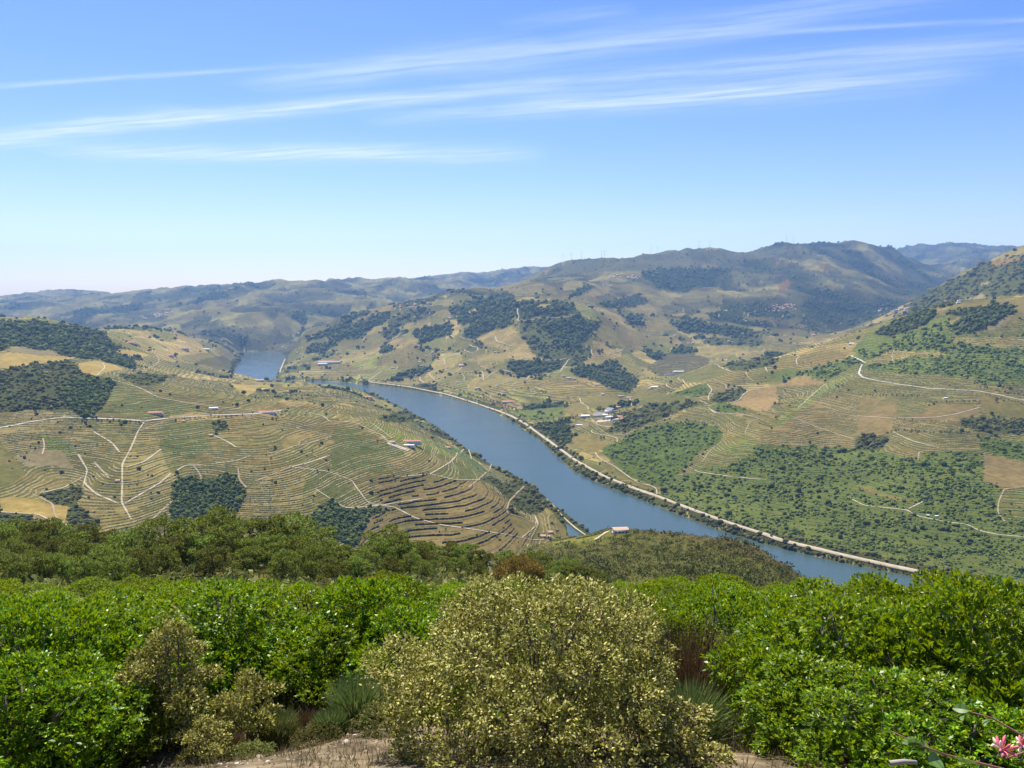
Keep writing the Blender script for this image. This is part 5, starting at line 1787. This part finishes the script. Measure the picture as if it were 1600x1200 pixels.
def make_pine(seed, h, kind):
    r_ = np.random.default_rng(seed); rr = random.Random(seed)
    root = empty('pine_tree', (0, 0, 0))
    mb = MB()
    top = (rr.uniform(-.4, .4), rr.uniform(-.4, .4), h * .93)
    lob = []
    tr = MB()
    tr.tube([(0, 0, -1), (top[0] * .4, top[1] * .4, h * .5), top], [h * .022, h * .016, h * .005], 6)
    n = 14 if kind == 'pine' else 15
    for i in range(n):
        t_ = .22 + .74 * (i + rr.random() * .6) / n if kind == 'pine' else .10 + .85 * (i + rr.random()) / n
        a = i * 2.4 + rr.uniform(-.5, .5)
        prof = (.10 + .32 * math.sin(math.pi * min(1, (1.05 - t_) / .75)) ** .8) if kind == 'pine' else (.24 + .14 * math.sin(3.1 * t_))
        reach = h * prof * rr.uniform(.65, 1.15)
        p = Vector((top[0] * t_, top[1] * t_, h * t_ * .95))
        e = p + Vector((math.cos(a) * reach, math.sin(a) * reach, reach * rr.uniform(.0, .4)))
        tr.tube([p, p.lerp(e, .5), e], [h * .007, h * .005, h * .002], 4)
        s = h * rr.uniform(.075, .125) * (1.2 if kind != 'pine' else 1)
        lob.append((e.x, e.y, e.z, s * 1.25, s * 1.25, s * .75))
        q = p.lerp(e, .55)
        lob.append((q.x, q.y, q.z + .2, s, s, s * .6))
    lob.append((top[0], top[1], h * .95, h * .07, h * .07, h * .09))
    tr.build('trunk', BARK, root)
    V, F = foliage(lob, 1700, 4, .72, .2, .2, seed, upb=.7, depth=.4, lower=-.6, face=.3)
    mesh_np('crown', V, F, PINE, parent=root)
    return root


pine_protos = [make_pine(401, 12, 'pine'), make_pine(402, 10, 'pine'), make_pine(403, 11, 'round')]
pine_used = set()
pine_rows = []
rp = random.Random(17)
# (photo x, photo y of the top, distance)
for (x, yt, D, k) in [(340, 797, 195, 2), (322, 806, 205, 2), (365, 808, 200, 2), (352, 822, 185, 0), (256, 808, 190, 0), (275, 835, 175, 1), (205, 826, 205, 2), (225, 838, 190, 2), (188, 830, 215, 2), (300, 838, 175, 1),
                      (150, 826, 220, 2), (120, 822, 215, 2), (90, 818, 210, 2), (60, 812, 205, 2), (25, 810, 205, 2), (0, 815, 195, 2), (-30, 812, 205, 2), (45, 832, 180, 2), (80, 838, 175, 2), (110, 842, 170, 2), (15, 840, 165, 2), (140, 848, 170, 2), (165, 852, 165, 2),
                      (428, 810, 200, 1), (445, 815, 205, 2), (470, 808, 215, 2), (415, 830, 190, 2), (400, 842, 180, 1), (460, 838, 185, 2), (490, 836, 190, 0), (505, 845, 195, 2), (525, 852, 190, 1), (480, 855, 170, 2), (545, 855, 200, 2), (440, 858, 165, 2),
                      (600, 828, 200, 0), (615, 832, 205, 2), (590, 840, 195, 2), (630, 845, 205, 2), (650, 845, 215, 2), (665, 848, 220, 1), (640, 862, 190, 2), (570, 858, 185, 2), (680, 855, 225, 1), (700, 848, 235, 0), (715, 856, 230, 1), (735, 852, 240, 1),
                      (755, 860, 240, 0), (690, 868, 200, 2), (720, 870, 205, 2), (610, 868, 175, 2), (560, 870, 170, 1), (660, 874, 180, 2), (745, 875, 200, 2), (870, 876, 250, 1), (885, 872, 260, 0), (905, 880, 240, 1), (865, 886, 220, 2), (930, 888, 240, 2),
                      (250, 850, 165, 2), (210, 856, 160, 2), (330, 850, 165, 2), (385, 858, 165, 1), (520, 870, 165, 2), (0, 856, 150, 2), (60, 860, 150, 2), (185, 866, 150, 2), (130, 868, 148, 2), (95, 864, 150, 2), (30, 866, 145, 2),
                      (780, 876, 235, 2), (800, 862, 300, 1), (830, 866, 290, 2), (845, 862, 310, 1)]:
    u = pix_u(x, yt)
    X, Y = u * D, D
    zg = float(ground_z(X, Y))
    ztop = HC + pix_w(yt) * D
    h = min(max(ztop - zg, 4.5), 15)
    if k in pine_used:
        o = copy_tree(pine_protos[k])
    else:
        o = pine_protos[k]; pine_used.add(k)
    o.name = 'pine_tree'
    o.location = (X, Y, zg - .3)
    s = h / (12, 10, 11)[k]
    o.scale = (s * rp.uniform(.9, 1.15), s * rp.uniform(.9, 1.15), s)
    o.rotation_euler = (0, 0, rp.uniform(0, 6.28))
    if (x, yt) == (340, 797):
        lab, gr = 'tallest broad pine on the slope, rising over the dark valley wood', None
    elif (x, yt) == (256, 808):
        lab, gr = 'slim dark pine left of the tallest broad pine', None
    elif (x, yt) == (600, 828):
        lab, gr = 'spreading pine in front of the brown stone terraces', None
    elif x < 200:
        lab, gr = 'olive green pine in the dense stand at the left edge', 'dense pines at the left edge'
    elif x < 400:
        lab, gr = 'olive green pine on the slope around the tallest pine', 'pines around the tallest pine'
    elif x < 560:
        lab, gr = 'olive green pine below the left vineyard wood', 'pines below the vineyard wood'
    elif x < 780:
        lab, gr = 'olive green pine below the brown stone terraces', 'pines below the stone terraces'
    else:
        lab, gr = 'small dark pine where the spur leaves the slope', 'small pines on the spur'
    tag(o, lab, 'tree', gr)


def clump(name, seed, r, hz, mat, tips, per, ln, wd, stem=True):
    """a low rounded bush of small leaves"""
    rr = random.Random(seed)
    root = empty(name, (0, 0, 0))
    lob = [(0, 0, r * hz * .55, r * .8, r * .8, r * hz * .55)]
    for i in range(6):
        a = i * 1.05 + rr.uniform(-.3, .3)
        lob.append((math.cos(a) * r * .55, math.sin(a) * r * .55, r * hz * rr.uniform(.3, .7), r * rr.uniform(.3, .48), r * rr.uniform(.3, .48), r * hz * rr.uniform(.25, .4)))
    mb = MB()
    for i in range(5):
        a = i * 1.257
        mb.tube([(0, 0, -.2), (math.cos(a) * r * .3, math.sin(a) * r * .3, r * hz * .35), (math.cos(a) * r * .55, math.sin(a) * r * .55, r * hz * .65)], [r * .04, r * .03, r * .01], 5)
    mb.build('stem', BARK, root)
    V, F = foliage(lob, tips, per, ln, wd, ln * .5, seed, depth=.5, lower=-.3)
    mesh_np('foliage', V, F, mat, parent=root)
    return root


# golden broom bush
gb = clump('golden_shrub', 501, 7.0, .62, GOLDB, 5200, 2, .55, .22)
u = pix_u(812, 890); D = 175
zg = float(ground_z(u * D, D)) - .5
top_ = max(v.co.z for c in gb.children for v in c.data.vertices)
gb.location = (u * D, D, zg)
gb.scale = (.88, .88, max(.6, (HC + pix_w(864) * D - zg) / top_))
tag(gb, 'large golden brown shrub standing behind the bright green bushes', 'shrub')
for (x, D, s) in [(575, 165, .35), (555, 172, .28), (520, 155, .3), (640, 150, .3)]:
    g2 = copy_tree(gb)
    u = (x - 800) / FPX
    g2.name = 'golden_shrub'
    g2.location = (u * D, D, float(ground_z(u * D, D)) - .2)
    g2.scale = (s, s, s * 1.2)
    tag(g2, 'small golden brown shrub among the pines', 'shrub', 'small golden shrubs among the pines')
# undergrowth on the slope and scrub on the spur: too many to count
X, Y, Z = scatter((QD > 85) & (QD < 420) & (GPXq < 900), .03, 61)
mb_v, mb_f = [], []


def bush_stuff(X, Y, Z, r_, nl, mat, label, seed, name='undergrowth'):
    q = np.random.default_rng(seed)
    n = len(X)
    P = np.stack([X, Y, Z], 1)
    d = rnd_dirs(n * nl, q); d[:, 2] = np.abs(d[:, 2])
    f = q.uniform(.55, 1, (n * nl, 1))
    R_ = np.repeat(r_, nl)[:, None]
    C_ = np.repeat(P, nl, 0) + d * f * R_ * np.array([1, 1, .85])
    D_ = d * .6 + rnd_dirs(n * nl, q)
    D_ /= np.linalg.norm(D_, axis=1)[:, None]
    V, F = leaf_quads(C_, D_, rnd_dirs(n * nl, q) * .6 + d * .8, (R_[:, 0] * .55), (R_[:, 0] * .32))
    tag(mesh_np(name, V, F, mat), label, kind='stuff')


bush_stuff(X, Y, Z, rng.lognormal(.25, .45, len(X)).clip(.5, 3), 17, MIDB, 'olive undergrowth between the pines on the slope', 62)
X, Y, Z = scatter((QD > 420) & (QD < 1120) & ((QC == NAMES.index('spur')) | ((QC == NAMES.index('slope')) & (GPXq > 830))) & ~TMASK[:-1, :-1], .065, 63)
bush_stuff(X, Y, Z, rng.lognormal(.62, .42, len(X)), 16, SCRUBM, 'olive green scrub covering the spur above the river', 64, 'scrub')
X, Y, Z = scatter((QD > 420) & (QD < 1120) & (QC == NAMES.index('spur')), .010, 65)
bush_stuff(X, Y, Z, rng.lognormal(.95, .35, len(X)), 26, FOREST, 'darker bushes dotted over the spur', 66, 'scrub')

# ------------------------------------------------------------------ foreground shrubs
ARB = leafmat('arbutus_leaf', (.022, .060, .001), (.105, .205, .002), (.31, .36, .004), .40, .3, .26, (.36, .48, .003), objvar=.4)
ARBF = leafmat('arbutus_leaf_far', (.034, .078, .001), (.145, .245, .003), (.34, .375, .006), .45, .18, .28, (.38, .48, .003), objvar=.45)
HOLM = leafmat('holm_oak_leaf', (.10, .105, .010), (.31, .295, .045), (.68, .61, .23), .5, .18, .22, objvar=.1)
HOLMD = leafmat('brown_leaf', (.06, .035, .016), (.13, .075, .035), None, .6, .2, .15, objvar=.1)
TWIG = noisy('dry_twig', (.10, .075, .055), (.24, .19, .14), 12, .9, 3)
BROOM = leafmat('broom_stem', (.07, .11, .02), (.15, .20, .05), (.26, .28, .10), .7, .15, .25, objvar=.2)
HEATH = leafmat('dry_heath', (.10, .065, .03), (.17, .11, .05), (.24, .17, .09), .8, .1, .1, objvar=.2)


def bush_lobes(r, h, n, rr, skirt=5, small=1.0):
    lob = [(0, 0, h * .5, r * .5, r * .5, h * .38)]
    for i in range(n):
        a = i * 2.399 + rr.uniform(-.4, .4)
        q = math.sqrt((i + .4) / n) * r * .92
        zz = h * (.86 - .46 * (q / r) ** 1.6) * rr.uniform(.82, 1.08)
        s = r * rr.uniform(.19, .36) * small
        q *= rr.uniform(.85, 1.12) if small < 1 else 1
        lob.append((math.cos(a) * q, math.sin(a) * q, zz, s, s * rr.uniform(.8, 1.2), s * rr.uniform(.6, .95)))
    for i in range(skirt):
        a = i * 6.283 / max(skirt, 1) + rr.uniform(-.3, .3)
        s = r * rr.uniform(.26, .4)
        q = r * rr.uniform(.55, .8)
        lob.append((math.cos(a) * q, math.sin(a) * q, h * rr.uniform(.12, .3), s, s, s * .75))
    return lob


def make_bush(name, seed, r, h, mat, tips, per, ln, wd, nl=12, up=.5, twigs=9, stem=.05, extra=None, lower=-.5, depth=.26, spread=None, face=.6, skirt=5, small=1.0):
    rr = random.Random(seed)
    root = empty(name, (0, 0, 0))
    lob = bush_lobes(r, h, nl, rr, skirt, small)
    mb = MB()
    for i in range(twigs):
        q = lob[1 + i % (len(lob) - 1)]
        e = Vector(q[:3])
        m_ = Vector((e.x * .35, e.y * .35, e.z * .5)) + Vector((rr.uniform(-.1, .1), rr.uniform(-.1, .1), 0)) * r
        mb.tube([(rr.uniform(-.1, .1), rr.uniform(-.1, .1), -.3), m_, e], [stem, stem * .6, stem * .2], 5)
        for j in range(3):
            f = e + Vector((rr.uniform(-1, 1), rr.uniform(-1, 1), rr.uniform(0, .9))) * q[3]
            mb.tube([m_.lerp(e, .5 + .15 * j), m_.lerp(e, .8).lerp(f, .5), f], [stem * .3, stem * .2, stem * .07], 4)
    mb.build('stem', BARKG, root)
    V, F = foliage(lob, tips, per, ln, wd, spread or ln * .4, seed, upb=up, depth=depth, lower=lower, face=face)
    fo = mesh_np('foliage', V, F, mat, parent=root)
    if extra:
        V, F = foliage(lob, extra[1], 2, ln * .9, wd * .9, ln * .4, seed + 50, depth=.6, lower=-.5)
        mesh_np('dry_leaves', V, F, extra[0], parent=root)
    return root


near_protos = [make_bush('arbutus_bush', 601, 1.75, 2.7, ARB, 3300, 6, .105, .045, 20), make_bush('arbutus_bush', 602, 1.6, 2.9, ARB, 3100, 6, .105, .045, 18), make_bush('arbutus_bush', 603, 1.9, 2.5, ARB, 3500, 6, .10, .044, 22)]
far_protos = [make_bush('arbutus_bush', 611, 2.3, 3.1, ARBF, 2500, 5, .15, .07, 18), make_bush('arbutus_bush', 612, 2.5, 2.8, ARBF, 2700, 5, .15, .07, 20)]
first_used = set()
rb = random.Random(23)


def put_bush(protos, X, Y, s, label, group, sz=1.0, k=None):
    k = rb.randrange(len(protos)) if k is None else k
    p = protos[k]
    if p.name_full in first_used:
        o = copy_tree(p)
    else:
        o = p
        first_used.add(p.name_full)
    o.location = (X, Y, float(near_z(np.array(X), np.array(Y))) if Y < 42 else float(ground_z(X, Y)))
    o.scale = (s * rb.uniform(.88, 1.12), s * rb.uniform(.88, 1.12), s * sz)
    o.rotation_euler = (rb.uniform(-.05, .05), rb.uniform(-.05, .05), rb.uniform(0, 6.28))
    tag(o, label, 'shrub', group)
    return o


# the far part of the thicket
Yr = 27.0
while Yr < 64:
    hw = .72 * Yr
    x = -hw + rb.uniform(0, 2)
    while x < hw:
        u = x / Yr
        side = 'left' if u < -.12 else ('right' if u > .2 else 'centre')
        lab = {'left': 'bright green shrub in the thicket behind the pale left bush', 'centre': 'bright green shrub in the thicket behind the big pale bush', 'right': 'bright green shrub at the back of the right hand thicket'}[side]
        put_bush(far_protos, x + rb.uniform(-.7, .7), Yr + rb.uniform(-1, 1), rb.uniform(.85, 1.12), lab, 'far thicket of green shrubs, ' + side, rb.choice((.42, .58, .7, .76, .84, .98)))
        x += rb.uniform(3.4, 4.8)
    Yr += 3.7
# the nearer part
Yr = 15.5
while Yr < 27:
    hw = .72 * Yr + 1
    x = -hw + rb.uniform(0, 1.5)
    while x < hw:
        u = x / Yr
        side = 'left' if u < -.12 else ('right' if u > .2 else 'centre')
        lab = {'left': 'glossy green shrub around the pale left bush', 'centre': 'glossy green shrub just behind the big pale bush', 'right': 'glossy green shrub in the right hand thicket'}[side]
        if not (.215 < u < .335 and Yr < 18.5):
            put_bush(near_protos, x + rb.uniform(-.5, .5), Yr + rb.uniform(-.6, .6), rb.uniform(.82, 1.1), lab, 'near thicket of green shrubs, ' + side, rb.choice((.6, .72, .84, .92, 1.0)))
        x += rb.uniform(2.6, 3.7)
    Yr += 2.9
# front rank
for (px, D, s, sz, lab) in [(30, 12.6, .95, 1.0, 'glossy green shrub at the left edge of the picture'), (-60, 12.0, 1.0, 1.0, 'glossy green shrub just past the left edge'), (120, 13.6, .85, .95, 'glossy green shrub left of the pale left bush'),
                            (1330, 12.4, 1.0, 1.0, 'large glossy green shrub in front of the right thicket'), (1480, 11.6, 1.05, 1.0, 'largest glossy green shrub at the right edge'), (1600, 11.0, 1.05, 1.05, 'glossy green shrub cut by the right edge'), 
                            (1290, 13.0, .9, .98, 'glossy green shrub beside the dark gap'), (1400, 10.0, .85, .66, 'low glossy shrub behind the honeysuckle'), (1540, 9.4, .85, .64, 'low glossy shrub under the honeysuckle'), (500, 15.0, .8, .9, 'green shrub left of the big pale bush'), (1060, 14.6, .8, 1.0, 'green shrub right of the big pale bush'), (460, 17.5, 1.0, 1.05, 'tall green shrub above the small pale bush'),
                            (60, 11.2, .75, .8, 'low glossy shrub in the bottom left corner'), (-20, 10.6, .8, .8, 'low shrub cut by the bottom left corner'), (170, 12.0, .6, .7, 'low dark shrub under the tall pale bush'), (1180, 15.5, 1.0, 1.1, 'tall green shrub behind the dark gap'),
                            (640, 14.5, .9, .9, 'green shrub just left of the big pale bush'), (560, 16.5, 1.0, 1.0, 'rounded green shrub behind the grey broom'), (330, 15.0, .8, .85, 'green shrub between the two pale bushes')]:
    u = (px - 800) / FPX
    put_bush(near_protos, u * D, D, s, lab, 'front rank of green shrubs', sz)

def fit_top(o, px, py, D, sx=1.0):
    """stand a bush on the ground so that its top reaches a given line of sight"""
    X = (px - 800) / FPX * D
    zg = float(near_z(np.array(X), np.array(D))) - .08
    top = max(v.co.z for c in o.children for v in c.data.vertices)
    o.location = (X, D, zg)
    o.scale = (sx, sx, (HC + pix_w(py) * D - zg) / top)


# the big pale holm oak in the middle
oak = make_bush('holm_oak', 701, 2.15, 3.0, HOLM, 13500, 6, .062, .030, 62, up=.3, twigs=30, stem=.03, extra=(HOLMD, 2600), lower=-.7, depth=.4, spread=.085, face=.5, skirt=18, small=.62)
D = 10.3
fit_top(oak, 848, 897, D, .93)
tag(oak, 'big rounded pale olive holm oak bush in the middle foreground', 'shrub')
for (px, py, D, lab) in [(1395, 893, 21.0, 'rounded green shrub hiding the end of the river road'), (1500, 888, 20.0, 'highest rounded green shrub of the right hand thicket'), (1290, 903, 23.0, 'green shrub rising left of the river road end')]:
    o = copy_tree(near_protos[0])
    o.name = 'arbutus_bush'
    fit_top(o, px, py, D, 1.15)
    tag(o, lab, 'shrub', 'high shrubs of the right hand thicket')
pale = make_bush('pale_shrub', 711, .80, 2.6, HOLM, 2200, 6, .060, .030, 11, up=.3, twigs=10, stem=.035, extra=(HOLMD, 600), lower=-.35, depth=.3, spread=.06, face=.4)
D = 12.2
fit_top(pale, 240, 945, D)
tag(pale, 'tall pale olive bush on the left with dark shade below', 'shrub')
pale2 = make_bush('pale_shrub', 712, .62, 1.35, HOLM, 900, 6, .060, .030, 7, up=.3, twigs=7, stem=.025, extra=(HOLMD, 250), lower=-.35, depth=.3, spread=.06, face=.4)
fit_top(pale2, 368, 1042, 12.6)
tag(pale2, 'small pale olive bush right of the tall pale bush', 'shrub')
pale3 = copy_tree(pale2)
pale3.name = 'pale_shrub'
pale3.location = ((1075 - 800) / FPX * 9.6, 9.6, float(near_z(np.array(2.1), np.array(9.6))) - .2)
pale3.scale = (1.1, 1.1, .8)
tag(pale3, 'low pale sprig at the right foot of the big pale bush', 'shrub')
pale4 = copy_tree(pale2)
pale4.name = 'pale_shrub'
pale4.location = ((290 - 800) / FPX * 11.2, 11.2, float(near_z(np.array(-4.6), np.array(11.2))))
pale4.scale = (.7, .7, .62)
tag(pale4, 'tiny pale sprig at the foot of the tall pale bush', 'shrub')


def make_broom(name, seed, h, n, mat, spread=.5, thick=.006):
    """upright thin stems fanning from one root"""
    q = np.random.default_rng(seed)
    root = empty(name, (0, 0, 0))
    mb = MB()
    rr = random.Random(seed)
    for i in range(7):
        a = rr.uniform(0, 6.28)
        mb.tube([(0, 0, -.1), (math.cos(a) * .12 * h, math.sin(a) * .12 * h, h * .25), (math.cos(a) * .3 * h, math.sin(a) * .3 * h, h * .55)], [.014, .01, .004], 4)
    mb.build('stem', TWIG, root)
    a = q.uniform(0, 6.28, n); rad = q.random(n) ** .6 * .32 * h
    B = np.stack([np.cos(a) * rad, np.sin(a) * rad, q.uniform(.05, .55, n) * h], 1)
    D_ = np.stack([np.cos(a) * spread * rad / (.32 * h), np.sin(a) * spread * rad / (.32 * h), np.ones(n)], 1) + q.normal(size=(n, 3)) * .22
    D_ /= np.linalg.norm(D_, axis=1)[:, None]
    V, F = leaf_quads(B, D_, rnd_dirs(n, q), q.uniform(.25, .5, n) * h, np.full(n, thick * 2.4))
    mesh_np('foliage', V, F, mat, parent=root)
    return root


for (px, D, h, mat, lab, nm) in [(545, 12.6, 1.0, BROOM, 'grey green feathery broom left of the big pale bush', 'broom_shrub'), (410, 12.4, .75, BROOM, 'low green broom below the small pale bush', 'broom_shrub'), (500, 12.0, .55, BROOM, 'short grey broom tuft on the dry earth', 'broom_shrub'),
                                 (585, 15.2, 1.9, HEATH, 'rusty brown dry heath bush left of the big pale bush', 'heath_shrub'), (1085, 13.6, 2.1, HEATH, 'rusty brown heath bush right of the big pale bush', 'heath_shrub'), (1090, 11.2, 1.15, BROOM, 'dark green broom at the edge of the dark gap', 'broom_shrub'),
                                 (330, 11.6, .5, HEATH, 'dry tuft at the left edge of the earth patch', 'heath_shrub'), (455, 12.9, .6, HEATH, 'dry brown tuft in the middle of the earth patch', 'heath_shrub')]:
    b_ = make_broom(nm, int(px + D * 10), h, 3600 if h > .9 else 2000, mat, .75, .0042)
    X = (px - 800) / FPX * D
    b_.location = (X, D, float(near_z(np.array(X), np.array(D))))
    tag(b_, lab, 'shrub')


for k_, (px, D, s_, lab) in enumerate([(300, 12.9, .75, 'low olive scrub at the left end of the earth patch'), (440, 14.6, .8, 'low olive scrub behind the broom tufts'), (520, 13.6, .6, 'low olive scrub beside the grey broom'), (365, 11.3, .38, 'tiny olive tuft on the earth near the lens'), (475, 11.6, .42, 'tiny olive tuft under the short broom'), (590, 11.6, .5, 'low olive tuft at the left foot of the big pale bush')]):
    if k_ == 0:
        tuft0 = clump('olive_tuft', 777, 1.0, .8, MIDB, 900, 4, .09, .03)
    b_ = tuft0 if k_ == 0 else copy_tree(tuft0)
    b_.name = 'olive_tuft'
    X = (px - 800) / FPX * D
    b_.location = (X, D, float(near_z(np.array(X), np.array(D))) - .05)
    b_.scale = (s_, s_, s_ * .9)
    b_.rotation_euler = (0, 0, k_ * 1.3)
    tag(b_, lab, 'shrub')

# dead twiggy brush in the dark gap on the right
def make_brush(name, seed, w, h, n):
    rr = random.Random(seed)
    root = empty(name, (0, 0, 0))
    for part in range(3):
        mb = MB()
        for i in range(n // 3):
            x, y = rr.uniform(-w, w), rr.uniform(-.5, .5)
            a = rr.uniform(0, 6.28)
            l_ = h * rr.uniform(.4, 1)
            p = Vector((x, y, 0)); pts = [p]
            for s_ in range(3):
                p = p + Vector((math.cos(a) * .3 + rr.uniform(-.25, .25), math.sin(a) * .3 + rr.uniform(-.25, .25), rr.uniform(.5, 1.0))) * l_ / 3
                pts.append(p)
            mb.tube(pts, [.012, .009, .006, .002], 3, cap=False)
        mb.build('branches', TWIG, root)
    return root


for (px, D, w, h, lab) in [(1165, 11.9, .9, 1.5, 'dead grey brushwood in the dark gap right of the big bush'), (445, 14.2, .5, 1.2, 'dead twigs above the small pale bush'), (1120, 15.0, .8, 1.8, 'tangle of dry branches under the right hand thicket')]:
    b_ = make_brush('brushwood', int(px), w, h, 90)
    X = (px - 800) / FPX * D
    b_.location = (X, D, float(near_z(np.array(X), np.array(D))))
    tag(b_, lab, 'brushwood')

# dry grass and stones on the bare earth
q = np.random.default_rng(77)
n = 12000
X = q.uniform(-7.5, 8, n); Y = q.uniform(8.5, 15, n)
ok = vnoise(X * .9, Y * .9, 15) > -.1
X, Y = X[ok], Y[ok]
n = len(X)
B = np.stack([X, Y, near_z(X, Y)], 1)
D_ = np.stack([q.normal(0, .35, n), q.normal(0, .35, n), np.ones(n)], 1); D_ /= np.linalg.norm(D_, axis=1)[:, None]
V, F = leaf_quads(B, D_, rnd_dirs(n, q), q.uniform(.08, .24, n), np.full(n, .012))
GRASS = leafmat('dry_grass', (.11, .13, .04), (.22, .19, .08), (.34, .27, .14), .8, .1, .2, objvar=0)
tag(mesh_np('dry_grass', V, F, GRASS), 'thin dry grass on the bare earth', kind='stuff')
n = 900
X = q.uniform(-7, 1.5, n); Y = q.uniform(10, 14.5, n)
V, F = blobs(np.stack([X, Y, near_z(X, Y) + .015], 1), q.lognormal(-3.9, .45, n), .7)
STN = leafmat('pale_stones', (.22, .17, .11), (.36, .29, .20), (.48, .42, .33), .9, .1, 0, objvar=0)
tag(mesh_np('stones', V, F, STN), 'small pale stones on the bare earth', kind='stuff')

n = 4200
X = q.uniform(-8, 8, n); Y = q.uniform(9.5, 17, n)
D_ = rnd_dirs(n, q); D_[:, 2] *= .25; D_ /= np.linalg.norm(D_, axis=1)[:, None]
V, F = leaf_quads(np.stack([X, Y, near_z(X, Y) + .045], 1), D_, np.array([[0, 0, 1.0]]) + rnd_dirs(n, q) * .4, q.uniform(.04, .10, n), q.uniform(.02, .04, n))
tag(mesh_np('leaf_litter', V, F, HOLMD), 'fallen brown leaves on the bare earth', kind='stuff')

# honeysuckle close to the lens on the right
HSTEM = noisy('honeysuckle_stem', (.22, .10, .07), (.34, .18, .12), 30, .6, 2)
HLEAF = leafmat('honeysuckle_leaf', (.06, .13, .02), (.10, .20, .03), (.16, .25, .06), .45, .4, .3, objvar=0)
PINK = noisy('pink_petal', (.50, .05, .11), (.72, .20, .25), 60, .5, 3, spec=.3)
YELL = noisy('yellow_petal', (.72, .46, .10), (.80, .62, .28), 60, .5, 3, spec=.3)
PALEP = noisy('cream_petal', (.72, .55, .38), (.82, .70, .55), 60, .5, 3, spec=.3)


def at(px, py, D):
    w_ = pix_w(py)
    return Vector((pix_u(px, py) * D, D, HC + w_ * D))


hs = empty('honeysuckle', (1.42, 2.2, float(near_z(np.array(1.42), np.array(2.2)))))
inv = Matrix.Translation(hs.location).inverted()
L_ = lambda px, py, D: inv @ at(px, py, D)
MB().tube([(.1, 0, -.05), (.05, .02, 1.0), L_(1680, 1230, 2.2), L_(1640, 1175, 2.25), L_(1592, 1146, 2.3), L_(1550, 1122, 2.3), L_(1512, 1111, 2.3)], [.012, .009, .005, .004, .0032, .0026, .0016], 6).build('stem', HSTEM, hs)
MB().tube([L_(1680, 1230, 2.2), L_(1560, 1200, 2.15), L_(1480, 1180, 2.1), L_(1440, 1165, 2.1), L_(1392, 1142, 2.12)], [.005, .004, .003, .0026, .0012], 6).build('stem', HSTEM, hs)
MB().tube([L_(1640, 1175, 2.25), L_(1610, 1172, 2.22), L_(1572, 1185, 2.2)], [.004, .003, .0025], 6).build('stem', HSTEM, hs)


def big_leaf(px, py, D, ln, ang, tilt):
    n_ = 9
    mb = MB()
    c = L_(px, py, D)
    R_ = Euler((tilt, 0, ang)).to_matrix()
    row = []
    for i in range(n_):
        t_ = i / (n_ - 1)
        wd = ln * .36 * math.sin(math.pi * min(1, t_ * .93 + .04)) ** .75
        z = -ln * .25 * t_ * t_
        row.append([c + R_ @ Vector((ln * t_, s * wd, z + abs(s) * wd * .35)) for s in (-1, 0, 1)])
    for i in range(n_ - 1):
        for k in range(2):
            mb.quad(*[tuple(v) for v in (row[i][k], row[i + 1][k], row[i + 1][k + 1], row[i][k + 1])])
    return mb.build('leaf', HLEAF, hs, True)


for (px, py, D, ln, an, ti) in [(1515, 1110, 2.3, .045, 2.6, -.7), (1508, 1116, 2.3, .035, -2.4, .9), (1552, 1122, 2.3, .035, 1.1, .9), (1548, 1124, 2.3, .04, -2.6, .6), (1592, 1146, 2.3, .05, .5, -.8), (1442, 1166, 2.1, .05, .9, .9), (1438, 1162, 2.1, .045, 2.7, -.4),
                                (1418, 1160, 2.1, .04, .2, -1.0), (1475, 1182, 2.1, .05, 2.2, .8), (1490, 1185, 2.1, .04, -.4, -.8), (1395, 1145, 2.12, .03, 2.8, .5), (1450, 1192, 2.0, .06, .4, .7), (1530, 1196, 2.0, .05, 2.4, .6)]:
    big_leaf(px, py, D, ln, an, ti)


def flower(px, py, D, size, seed):
    rr = random.Random(seed)
    c = L_(px, py, D)
    for i in range(15):
        a = i * 2.399
        el = rr.uniform(.1, 1.3)
        d = Vector((math.cos(a) * math.cos(el), math.sin(a) * math.cos(el) - .3, math.sin(el) * .9 + rr.uniform(-.5, .2))).normalized()
        side = d.orthogonal().normalized()
        l_ = size * rr.uniform(.7, 1.1)
        pts = [c, c + d * l_ * .45 + side * l_ * .05, c + d * l_ * .8 + side * l_ * .14, c + d * l_ + side * l_ * .32]
        m_ = PINK if i % 5 < 3 else (YELL if i % 5 == 3 else PALEP)
        MB().tube(pts, [size * .05, size * .085, size * .12, size * .03], 6).build('petal', m_, hs, True)


flower(1566, 1172, 2.2, .040, 3)
flower(1598, 1166, 2.15, .034, 4)
# a pale broken stick
st = MB().tube([at(1390, 1193, 6.0), at(1412, 1190, 6.0), at(1432, 1191, 6.02)], [.022, .02, .016], 6).build('stick', noisy('bleached_wood', (.26, .22, .18), (.40, .36, .31), 8, .8, 3))
tag(st, 'bleached broken stick lying in the low shrubs at the bottom right', 'stick')
tag(hs, 'honeysuckle with pink and yellow flowers in the bottom right corner', 'flower')
